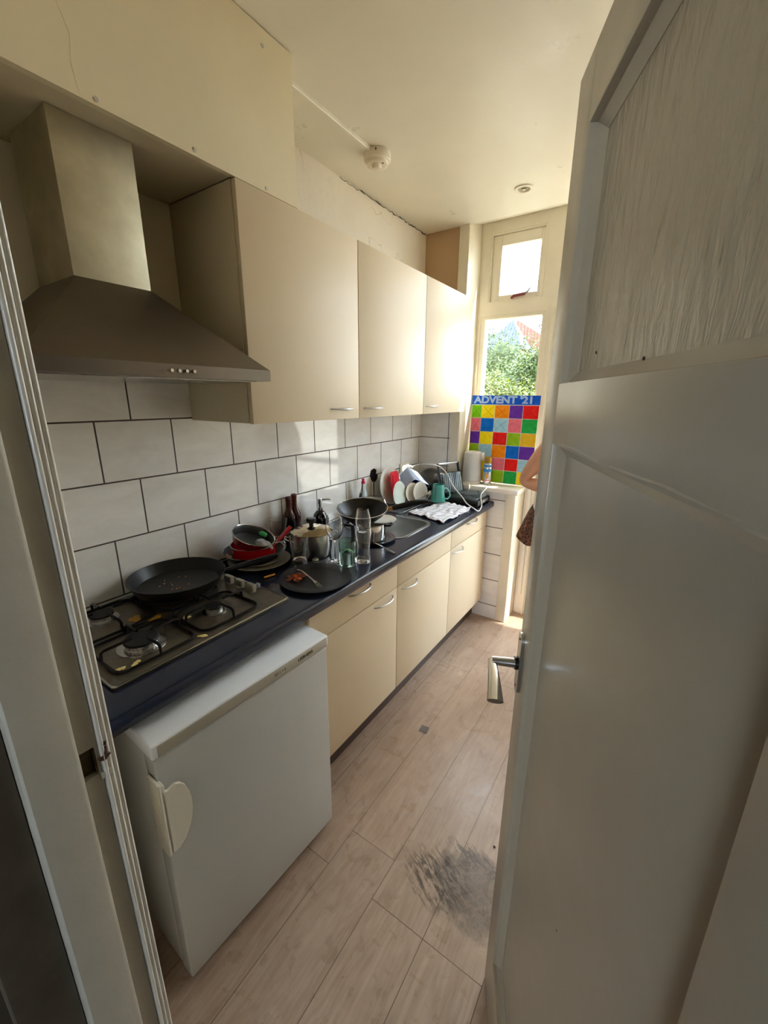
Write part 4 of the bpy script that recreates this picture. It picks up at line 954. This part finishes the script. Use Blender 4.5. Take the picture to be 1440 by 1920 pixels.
# pale blue tub tipped on its side
tb = thing('plastic_tub', 'pale blue plastic tub with a navy inside tipped over in the rack', 'tub', (0.10, 2.42, E0 + .08))
BM = Matrix.Translation((0.098, 2.482, E0 + .128)) @ Vector((.62, -.40, -.50)).to_track_quat('Z', 'Y').to_matrix().to_4x4() @ Matrix.Rotation(math.radians(-28), 4, 'Z')
def tub(z0, z1, a0, a1, b0, b1, cap):
    m = MB(); r0 = [m.bm.verts.new(BM @ Vector((x, y, z0))) for x, y in rrect(-a0, a0, -b0, b0, .018)]; r1 = [m.bm.verts.new(BM @ Vector((x, y, z1))) for x, y in rrect(-a1, a1, -b1, b1, .022)]
    for i in range(len(r0)):
        j = (i + 1) % len(r0); m.bm.faces.new((r0[i], r0[j], r1[j], r1[i]))
    m.bm.faces.new(r0[::-1]); return m
obj('outer', tub(-.070, .070, .062, .085, .046, .066, 1), M['blue_plastic'], tb)
obj('inner', tub(-.064, .0695, .058, .080, .042, .062, 1), M['navy_plastic'], tb)
obj('rim', MB().tube([BM @ Vector((x, y, .070)) for x, y in rrect(-.084, .084, -.065, .065, .022)], .0034, 6, closed=True), M['blue_plastic'], tb)
# upturned dark wok leaning in the corner
dk = MB().lathe([(.001, .085), (.042, .083), (.074, .066), (.100, .034), (.108, 0), (.106, 0), (.098, .033), (.072, .063), (.041, .080), (.001, .082)], (0, 0, 0), 52, cap=False)
dk.bm.transform(Matrix.Translation((0.160, 2.664, E0 + .100)) @ Matrix.Rotation(math.radians(-38), 4, 'Z') @ Matrix.Rotation(math.radians(46), 4, 'Y'))
single('upturned_bowl', dk, M['dark_metal'], 'dark grey metal bowl leaning upside down in the back corner', 'bowl')
# cutlery in the rack corner
ct = thing('peeler', 'black-handled utensil sticking up from the rack beside the teal mug', 'utensil', (0.235, 2.47, E0 + .02))
obj('handle', MB().tube([(0.250, 2.500, E0 + .075), (0.262, 2.515, E0 + .120)], [.010, .0125], 14), M['black_plastic'], ct); obj('shank', MB().tube([(0.222, 2.468, E0 + .0105), (0.250, 2.500, E0 + .076)], [.003, .003], 8), M['chrome'], ct)
single('egg_cup', MB().lathe([(0, 0), (.010, 0), (.008, .012), (.016, .026), (.0165, .042), (.0145, .042), (.012, .026), (0, .02)], (0, 0, 0), 26, Matrix.Translation((0.240, 2.435, E0 + .062)) @ Matrix.Rotation(math.radians(70), 4, 'Y')), M['white_plastic'], 'small white cup lying on the rack edge', 'cup')
# tea towel
A_, B_, C_, D_ = Vector((0.266, 2.140, 0)), Vector((0.552, 2.058, 0)), Vector((0.558, 2.470, 0)), Vector((0.335, 2.508, 0))
def tw(u, w):
    p = A_.lerp(B_, u).lerp(D_.lerp(C_, u), w)
    z = ZT + .0125 + .0045 * math.sin(u * 17 + 4 * w) * math.sin(w * 11 + 3 * u) + .003 * math.sin(u * 31 + w * 9) + .0022 * math.sin(w * 37 - u * 12)
    k = .010 * math.sin(w * 14 + u * 3); p = p + Vector((.6 * k, k, 0))
    ed = min(u, 1 - u, w, 1 - w); z -= .0055 * max(0, 1 - ed / .05)
    return Vector((p.x, p.y, max(z, ZT + .0035)))
tt = NT('striped tea towel'); v = tt.coord('World', rot=(0, 0, math.radians(28)))
wv = tt.n('ShaderNodeTexWave', wave_type='BANDS', bands_direction='X'); wv.inputs['Scale'].default_value = 15.0; wv.inputs['Distortion'].default_value = 3.5; wv.inputs['Detail Scale'].default_value = 1.5; tt.l(v, wv.inputs['Vector'])
tt.base(tt.ramp(wv.outputs['Fac'], [(0.02, lin((150, 152, 170))), (0.16, lin((220, 218, 224))), (1.0, lin((226, 224, 228)))])); tt.b.inputs['Roughness'].default_value = .9
tl = thing('tea_towel', 'white tea towel with thin dark stripes spread beside the sink', 'towel', (0.42, 2.28, ZT))
obj('cloth', MB().sheet(tw, 60, 54, .002), tt.m, tl)
obj('brown_hem', MB().tube([tw(.02 + .96 * i / 24, .0) + Vector((0, -.002, .001)) for i in range(25)], .0035, 8, flat=.5), mk('brown hem', (104, 78, 66), .9, var=.1), tl)
# mug
mc = (0.318, 2.452, ZT + .0205); mg = thing('mug', 'tapered teal mug standing on the tea towel', 'mug', mc)
obj('cup', MB().lathe([(0, 0), (.047, 0), (.0495, .004), (.037, .116), (.0355, .1175), (.034, .116), (.045, .008), (0, .006)], mc, 44), M['teal'], mg)
def mh(d, z): return (mc[0] + .78 * d, mc[1] + .62 * d, mc[2] + z)
obj('handle', MB().tube([mh(.040, .088), mh(.056, .090), mh(.076, .066), mh(.082, .034), mh(.066, .016), mh(.046, .018)], .0062, 10, flat=.8), M['teal_in'], mg)
# contact grill, open
gr = thing('contact_grill', 'black contact grill standing open in the back corner of the worktop', 'grill', (0.46, 2.61, E0))
obj('base', MB().box(0.345, 0.578, 2.520, 2.735, E0 + .004, E0 + .042, .006), M['black_plastic'], gr)
for a in (.36, .56):
    for b in (2.535, 2.72): obj('foot', MB().lathe([(.008, 0), (.008, .006)], (a, b, E0), 12), M['rubber'], gr)
lw = obj('lower_plate', MB().box(0.365, 0.560, 2.535, 2.722, E0 + .040, E0 + .050, .003), M['grill_plate'], gr)
rdg = MB()
for k in range(10): rdg.box(0.368, 0.556, 2.545 + k * .0185, 2.551 + k * .0185, E0 + .049, E0 + .0535, .001)
obj('ridge', rdg, M['grill_plate'], lw)
obj('front_label', MB().box(0.577, 0.5795, 2.60, 2.70, E0 + .014, E0 + .034, .0008), M['alu'], gr)
GM = Matrix.Translation((0.352, 2.625, E0 + .050)) @ Matrix.Rotation(math.radians(-20), 4, 'Z') @ Matrix.Rotation(math.radians(-14), 4, 'Y')
up = obj('upper_shell', MB().box(-.035, 0.0, -.105, .105, 0.0, .150, .006, M_=GM), M['black_plastic'], gr)
um = MB().box(0.0, .007, -.088, .088, .008, .142, .002, M_=GM)
for k in range(9): um.box(.006, .0105, -.078 + k * .0185, -.072 + k * .0185, .012, .138, .001, M_=GM)
obj('upper_plate', um, M['grill_plate'], up)
obj('grip_arm', MB().box(-.024, -.008, -.102, -.088, .145, .215, .003, M_=GM).box(-.024, -.008, .088, .102, .145, .215, .003, M_=GM), M['black_plastic'], up)
obj('grip_bar', MB().tube([GM @ Vector((-.016, -.098, .212)), GM @ Vector((-.016, .098, .212))], .0065, 12), M['alu'], up)
# socket with plug and white cables
sk_ = thing('wall_socket', 'cream double wall socket in the tiles above the dish rack', 'socket', (0.004, 2.525, 1.115))
obj('plate', MB().box(0.0005, 0.012, 2.462, 2.590, 1.084, 1.150, .004), M['socket'], sk_)
for y in (2.495, 2.557): obj('well', MB().lathe([(.022, 0), (.022, .002), (.018, .0022), (.017, .0005), (0, .0005)], (0, 0, 0), 28, Matrix.Translation((0.012, y, 1.117)) @ Matrix.Rotation(PI / 2, 4, 'Y')), M['white_plastic'], sk_)
pg = thing('plug', 'white power plug pushed into the wall socket with its white lead', 'plug', (0.014, 2.557, 1.117))
obj('plug_body', MB().tube([(0.0145, 2.557, 1.117), (0.034, 2.557, 1.117), (0.052, 2.560, 1.121)], [.016, .014, .008], 16), M['white_plastic'], pg)
def smooth_path(p, n=6):
    P = [Vector(x) for x in p]; out = []
    for i in range(len(P) - 1):
        a, b, c_, d = P[max(i - 1, 0)], P[i], P[i + 1], P[min(i + 2, len(P) - 1)]
        for k in range(n):
            t = k / n; out.append(.5 * ((2 * b) + (c_ - a) * t + (2 * a - 5 * b + 4 * c_ - d) * t * t + (3 * b - a - 3 * c_ + d) * t ** 3))
    return out + [P[-1]]
obj('lead', MB().tube(smooth_path([(0.050, 2.560, 1.121), (0.085, 2.60, 1.139), (0.150, 2.61, 1.142), (0.262, 2.54, 1.150), (0.371, 2.445, 1.130), (0.434, 2.435, 1.045), (0.500, 2.43, 0.985), (0.560, 2.37, 0.962), (0.618, 2.345, 0.944), (0.624, 2.41, 0.915), (0.618, 2.475, 0.935), (0.600, 2.50, 1.00), (0.552, 2.735, 1.0055), (0.48, 2.765, 1.0045), (0.432, 2.772, 1.0045)]), .0031, 8), M['white_plastic'], pg)
single('plug', MB().tube([(0.034, 2.470, 1.078), (0.036, 2.471, 1.056), (0.038, 2.472, 1.035)], [.007, .009, .008], 12).tube([(0.018, 2.495, 1.110), (0.030, 2.488, 1.10), (0.034, 2.470, 1.078)], [.004, .004, .004], 8), M['white_plastic'], 'white charger plug dangling below the socket beside the plates', 'plug')
kl = single('kettle_lead', MB().tube(smooth_path([(0.408, 2.765, 1.0045), (0.42, 2.737, .998), (0.418, 2.736, .965), (0.385, 2.748, .925), (0.30, 2.751, .9095)]), .0034, 8), M['white_plastic'], 'short white lead hanging from the sill behind the grill', 'cable')

# ------------------------------------------------------------------ on the sill
kc = (0.392, 2.842, 1.0006); kt = thing('kettle', 'white-grey electric kettle on the left end of the window sill', 'kettle', kc)
obj('power_base', MB().lathe([(0, 0), (.068, 0), (.070, .004), (.070, .016), (.066, .019), (0, .019)], kc, 44), M['white_plastic'], kt)
m = MB().lathe([(0, .021), (.0675, .021), (.069, .026), (.066, .12), (.0605, .215), (.059, .218), (0, .222)], kc, 44)
obj('body', m, M['kettle'], kt)
obj('lid', MB().lathe([(.058, .2185), (.056, .226), (.03, .231), (0, .232)], kc, 40), M['white_plastic'], kt)
obj('spout', MB().prism([(.050, -.02), (.082, 0), (.050, .02)], .165, .222, 'z', Matrix.Translation(kc) @ Matrix.Rotation(math.radians(20), 4, 'Z')), M['white_plastic'], kt)
cn = (0.512, 2.838, 1.0006); sc_ = thing('spray_can', 'silver spray can with a gold cap beside the kettle', 'spray can', cn)
obj('can_body', MB().lathe([(0, .001), (.028, 0), (.0295, .003), (.0295, .145), (.026, .155), (0, .155)], cn, 36), M['can'], sc_)
obj('cap', MB().lathe([(.0275, .156), (.0285, .158), (.0285, .196), (.026, .199), (0, .200)], cn, 36), M['gold'], sc_)
for nm, z0, z1, mt in (('blue_band', .128, .143, 'can_blue'), ('blue_patch', .092, .115, 'can_blue'), ('red_band', .030, .036, 'can_red')):
    obj(nm, MB().lathe([(.0298, z0), (.0298, z1)], cn, 36, cap=False), M[mt], sc_)
m = MB(); m.ball((0, 0, 0), (.0115, .003, .020), 2); m.bm.transform(Matrix.Translation((cn[0] + .006, cn[1] - .0285, cn[2] + .062))); obj('picture', m, M['fries'], sc_)
# advent calendar: backlit paper on a thin board
CX0, CX1, CZ0, CZ1, CYB, CYT = 0.321, 0.802, 1.002, 1.618, 2.922, 2.946
cal = thing('advent_calendar', 'home-made advent calendar of coloured squares leaning in the window', 'calendar', ((CX0 + CX1) / 2, CYB, 1.001))
def paper(nm, c, tr=.12):
    t = NT(nm); v = t.coord('World', (1, 1, 1)); f = t.noise(v, 40, 4, .65, .5); cc = lin(c)
    col = t.ramp(f, [(.3, tuple(min(1, x * .86) for x in cc[:3])), (.7, tuple(min(1, x * 1.06 + .015) for x in cc[:3]))])
    d = t.n('ShaderNodeBsdfDiffuse'); tl_ = t.n('ShaderNodeBsdfTranslucent'); t.l(col, d.inputs[0]); t.l(col, tl_.inputs[0])
    mx = t.n('ShaderNodeMixShader'); mx.inputs[0].default_value = tr; t.l(d.outputs[0], mx.inputs[1]); t.l(tl_.outputs[0], mx.inputs[2]); t.l(mx.outputs[0], t.out.inputs['Surface']); return t.m
def cy(z): return CYB + (CYT - CYB) * (z - CZ0) / (CZ1 - CZ0)
def quad(m, x0, x1, z0, z1, e):
    m.bm.faces.new([m.bm.verts.new((x, cy(z) - e, z)) for x, z in ((x0, z0), (x1, z0), (x1, z1), (x0, z1))]); return m
def slab(x0, x1, z0, z1, e0, e1):
    m = MB(); vs = [[m.bm.verts.new((x, cy(z) - e, z)) for x, z in ((x0, z0), (x1, z0), (x1, z1), (x0, z1))] for e in (e0, e1)]
    m.bm.faces.new(vs[0]); m.bm.faces.new(vs[1][::-1])
    for i in range(4):
        j = (i + 1) % 4; m.bm.faces.new((vs[0][i], vs[1][i], vs[1][j], vs[0][j]))
    return m
obj('backing_paper', slab(CX0, CX1, CZ0, CZ1, 0, .0006), paper('backing paper', (246, 242, 230), .08), cal, smooth=False)
ZH = 1.556
hdr = obj('header', slab(CX0, CX1, ZH, CZ1, .0009, .0013), paper('header blue', (24, 92, 208)), cal, smooth=False)
tx = text_bm("ADVENT '21", 0.066, .0002, .0028)
xs = [v.co.x for v in tx.bm.verts]; ys = [v.co.y for v in tx.bm.verts]; kx = 0.415 / (max(xs) - min(xs))
tx.bm.transform(Matrix.Translation((CX0 + .012, cy(1.585) - .0022, 1.563)) @ Matrix(((kx, 0, 0, 0), (0, 0, -1, 0), (0, 1, 0, 0), (0, 0, 0, 1))) @ Matrix.Translation((-min(xs), -min(ys), 0)))
obj('lettering', tx, paper('white letters', (166, 194, 236)), hdr, smooth=False)
col = dict(g=(120, 196, 24), y=(246, 222, 24), o=(242, 142, 20), p=(104, 52, 168), r=(226, 32, 28), k=(228, 116, 134), b=(14, 106, 204), l=(160, 204, 226), n=(38, 164, 76), v=(146, 190, 34), a=(224, 184, 44))
PM = {k: paper('paper ' + k, c_) for k, c_ in col.items()}
grid = ['gyopr', 'kblkn', 'pyrva', 'vlobp', 'bykrl', 'pavny']
xb = [CX0 + .002, CX0 + .078, CX0 + .176, CX0 + .279, CX0 + .373, CX1 - .002]; zb = [ZH - .003, 1.462, 1.366, 1.276, 1.184, 1.096, CZ0 + .003]
inkc = paper('pencil', (60, 58, 60), .2)
for i, row in enumerate(grid):
    for j, ch_ in enumerate(row):
        sq = obj('window_square', slab(xb[j] + .0018, xb[j + 1] - .0018, zb[i + 1] + .0018, zb[i] - .0018, .0009, .0012), PM[ch_], cal, smooth=False)
        if (i, j) in ((0, 0), (0, 1), (0, 2), (0, 4), (1, 0), (1, 2)):
            m = MB()
            for s_ in (0, 1):
                a = Vector((xb[j] + .012, 0, zb[i + 1] + .012)); b = Vector((xb[j + 1] - .012, 0, zb[i] - .012))
                if s_: a.z, b.z = b.z, a.z
                m.tube([Vector((a.x, cy(a.z) - .0016, a.z)), Vector((b.x, cy(b.z) - .0016, b.z))], .0006, 5)
            obj('pencil_cross', m, inkc, sq)
lnm = MB()
for x in xb[1:-1]: lnm.tube([(x, cy(CZ0 + .003) - .0011, CZ0 + .003), (x, cy(ZH) - .0011, ZH)], .0005, 4)
for z in zb: lnm.tube([(CX0, cy(z) - .0011, z), (CX1, cy(z) - .0011, z)], .0005, 4)
obj('ruled_line', lnm, inkc, cal)

# ------------------------------------------------------------------ ceiling things
sd = thing('smoke_detector', 'round off-white smoke detector on the ceiling', 'smoke detector', (0.268, 1.80, ZC - .05))
obj('base_ring', MB().lathe([(.058, 0), (.059, -.004), (.059, -.030), (.055, -.034), (0, -.034)], (0.268, 1.80, ZC - .001), 44), M['detector'], sd)
obj('cover', MB().lathe([(.050, -.034), (.047, -.046), (.036, -.052), (0, -.053)], (0.268, 1.80, ZC - .001), 44), M['detector'], sd)
obj('sensor_dome', MB().lathe([(.021, -.052), (.021, -.058), (.018, -.066), (.010, -.069), (0, -.069)], (0.275, 1.785, ZC - .001), 28), M['detector'], sd)
obj('slot', MB().box(-.010, .010, -.0015, .0015, -.0025, .0025, M_=Matrix.Translation((0.300, 1.785, ZC - .0505)) @ Matrix.Rotation(.5, 4, 'Z')).box(-.003, .003, -.0015, .0015, -.004, .004, M_=Matrix.Translation((0.296, 1.7478, ZC - .012)) @ Matrix.Rotation(.5, 4, 'Z')), M['dark_hole'], sd)
single('cable_conduit', MB().prism([(-.011, 0), (.011, 0), (.011, -.011), (.008, -.014), (-.008, -.014), (-.011, -.011)], 1.20, 1.742, 'y', Matrix.Translation((0.262, 0, ZC - .0005))), M['ceiling'], 'cream cable conduit on the ceiling leading to the smoke detector', 'conduit')
sl = thing('ceiling_spot', 'small round recessed ceiling spot with a cream rim', 'spot lamp', (0.722, 2.475, ZC - .01))
obj('rim', MB().lathe([(.030, -.0035), (.034, -.007), (.045, -.006), (.047, -.001), (.030, -.001)], (0.722, 2.475, ZC - .0004), 40, cap=False), M['detector'], sl)
obj('reflector', MB().lathe([(.031, -.003), (.026, -.0025), (0, -.0022)], (0.722, 2.475, ZC - .0006), 32, cap=False), mk('dull lamp reflector', (126, 116, 88), .3, .5), sl)
obj('lamp_holder', MB().prism([(-.011, -.004), (.011, -.004), (0, .012)], -.006, -.0024, 'z', Matrix.Translation((0.722, 2.475, ZC - .0006))), M['detector'], sl)
lf = thing('added_hall_lamp', 'flat round lamp body added over the fill light in the unseen hall', 'lamp', (1.6, -0.9, 2.6)); obj('shade', MB().lathe([(.26, 0), (.26, -.03), (.24, -.04), (.24, -.038), (.25, -.01), (0, -.01)], (1.6, -0.9, ZC - .001), 40, cap=False), M['white_plastic'], lf)  # lamp body added to go with the hall fill light
# floor bits
single('tape_patch', MB().box(-.020, .020, -.022, .022, .0006, .0012, M_=Matrix.Translation((0.748, 1.525, 0)) @ Matrix.Rotation(.12, 4, 'Z')), M['tape'], 'small speckled grey tape square stuck on the floor', 'tape')
single('floor_crumb', MB().ball((1.232, 1.172, .0045), (.006, .0045, .0035), 1, .25), M['rust'], 'reddish brown crumb on the floor just above the scuffed patch', 'crumb')

# ------------------------------------------------------------------ the person behind the door
def skin_body(name, V, Ed, parent, mat, root=0, sub=2):
    me = bpy.data.meshes.new(name); me.from_pydata([v[0] for v in V], Ed, []); o = bpy.data.objects.new(name, me); C.objects.link(o)
    md = o.modifiers.new('skin', 'SKIN'); md.use_smooth_shade = True; md.branch_smoothing = .6
    for i, v in enumerate(V):
        r = v[1]; d = me.skin_vertices[0].data[i]; d.radius = r if isinstance(r, tuple) else (r, r); d.use_root = (i == root)
    sb = o.modifiers.new('sub', 'SUBSURF'); sb.levels = sub; sb.render_levels = sub
    bpy.context.view_layer.update()
    m2 = bpy.data.meshes.new_from_object(o.evaluated_get(bpy.context.evaluated_depsgraph_get()))
    bpy.data.objects.remove(o); mb = MB(); mb.bm.from_mesh(m2); bpy.data.meshes.remove(m2)
    return obj(name, mb, mat, parent, ang=180)
pr_ = thing('person', 'person in a brown patterned skirt standing by the window, mostly hidden behind the door', 'person', (1.10, 2.32, 0.0))
V = []; Ed = []
def vtx(p, r, par=None):
    V.append((p, r)); i = len(V) - 1
    if par is not None: Ed.append((par, i))
    return i
pel = vtx((1.10, 2.32, .95), (.125, .105)); s1_ = vtx((1.09, 2.32, 1.10), (.105, .09), pel); che = vtx((1.085, 2.32, 1.29), (.12, .095), s1_)
nb = vtx((1.085, 2.32, 1.435), (.058, .055), che); nk = vtx((1.112, 2.32, 1.50), (.047, .047), nb); hd1 = vtx((1.150, 2.32, 1.575), (.068, .075), nk); hd2 = vtx((1.156, 2.32, 1.66), (.078, .085), hd1); hd3 = vtx((1.15, 2.32, 1.715), (.05, .055), hd2)
no = vtx((1.246, 2.32, 1.605), .012, hd1)
for sy, el, wr_ in ((-1, (.936, 2.185, 1.178), (1.165, 2.17, 1.145)), (1, (1.02, 2.50, 1.17), (1.20, 2.44, 1.10))):
    sh = vtx((1.075, 2.32 + sy * .145, 1.405), .05, che); up_ = vtx(tuple(.5 * (a + b) for a, b in zip((1.065, 2.32 + sy * .15, 1.40), el)), .043, sh); eb = vtx(el, .037, up_)
    fm = vtx(tuple(.45 * a + .55 * b for a, b in zip(wr_, el)), .037, eb); w_ = vtx(wr_, (.024, .020), fm)
    pm = vtx((wr_[0] + .06, wr_[1], wr_[2] - .012), (.030, .013), w_)
    for k, ln in enumerate((.062, .072, .068, .052)):
        b0 = vtx((wr_[0] + .095, wr_[1] + sy * (-.027 + .018 * k), wr_[2] - .016), .009, pm); b1 = vtx((wr_[0] + .095 + ln * .55, wr_[1] + sy * (-.029 + .019 * k), wr_[2] - .028), .008, b0); vtx((wr_[0] + .095 + ln * .85, wr_[1] + sy * (-.029 + .019 * k), wr_[2] - .052), .007, b1)
    t0 = vtx((wr_[0] + .045, wr_[1] - sy * .034, wr_[2] - .014), .010, pm); vtx((wr_[0] + .085, wr_[1] - sy * .050, wr_[2] - .030), .008, t0)
    hp_ = vtx((1.10, 2.32 + sy * .085, .87), (.085, .08), pel); kn = vtx((1.12, 2.32 + sy * .085, .49), .055, hp_); cf = vtx((1.10, 2.32 + sy * .085, .34), .054, kn); an = vtx((1.09, 2.32 + sy * .085, .085), .034, cf); ft = vtx((1.13, 2.32 + sy * .088, .045), (.040, .034), an); vtx((1.25, 2.32 + sy * .098, .030), (.038, .024), ft); 
body = skin_body('body', V, Ed, pr_, M['skin'])
sk2 = NT('brown patterned cloth'); v = sk2.coord('World', (1, 1, .7)); f = sk2.noise(v, 42, 3, .6, 2.5)
sk2.base(sk2.ramp(f, [(.42, lin((34, 20, 15))), (.52, lin((96, 56, 40))), (.66, lin((150, 98, 74)))])); sk2.b.inputs['Roughness'].default_value = .85
m = MB(); seg = 64; rg = []
for r, z in ((.130, 1.03), (.150, .99), (.172, .93), (.196, .850), (.194, .850), (.168, .93), (.146, .99), (.126, 1.03)):
    rg.append([m.bm.verts.new((1.10 + (r * 1.0 + (.010 * math.sin(i * 2 * PI / seg * 9) * (1.03 - z) / .18)) * math.cos(2 * PI * i / seg), 2.32 + r * 1.0 * math.sin(2 * PI * i / seg), z - (.012 * math.sin(i * 2 * PI / seg * 5) if z < .86 else 0))) for i in range(seg)])
for A, B in zip(rg, rg[1:] + rg[:1]):
    for i in range(seg): m.bm.faces.new((A[i], A[(i + 1) % seg], B[(i + 1) % seg], B[i]))
obj('skirt', m, sk2.m, pr_)
m = MB().lathe([(.128, 0), (.122, .10), (.135, .24), (.130, .33), (.10, .395), (.07, .42)], (0, 0, 0), 44, cap=False); m.bm.transform(Matrix.Translation((1.088, 2.32, 1.01)) @ Matrix.Diagonal((.88, 1.12, 1, 1))); obj('sleeveless_top', m, M['shirt'], pr_)
m = MB(); m.ball((0, 0, 0), (.098, .092, .105), 3, .02)
for v_ in list(m.bm.verts):
    if v_.co.x > .035 and v_.co.z < .035: v_.co.x = .02
m.tube([(-.06, 0, .0), (-.075, 0, -.05), (-.055, 0, -.11)], [.04, .045, .02], 12)
m.bm.transform(Matrix.Translation((1.148, 2.32, 1.665))); obj('hair', m, M['hair'], pr_)
for sy in (-1, 1):
    obj('eye', MB().ball((1.219, 2.32 + sy * .030, 1.635), .0115, 2), M['white_plastic'], pr_); obj('ear', MB().ball((1.150, 2.32 + sy * .078, 1.615), (.018, .008, .03), 2), M['skin'], pr_)
m = MB().ball((1.216, 2.32, 1.557), (.008, .022, .006), 2); obj('mouth', m, mk('lips', (170, 90, 84), .4), pr_)
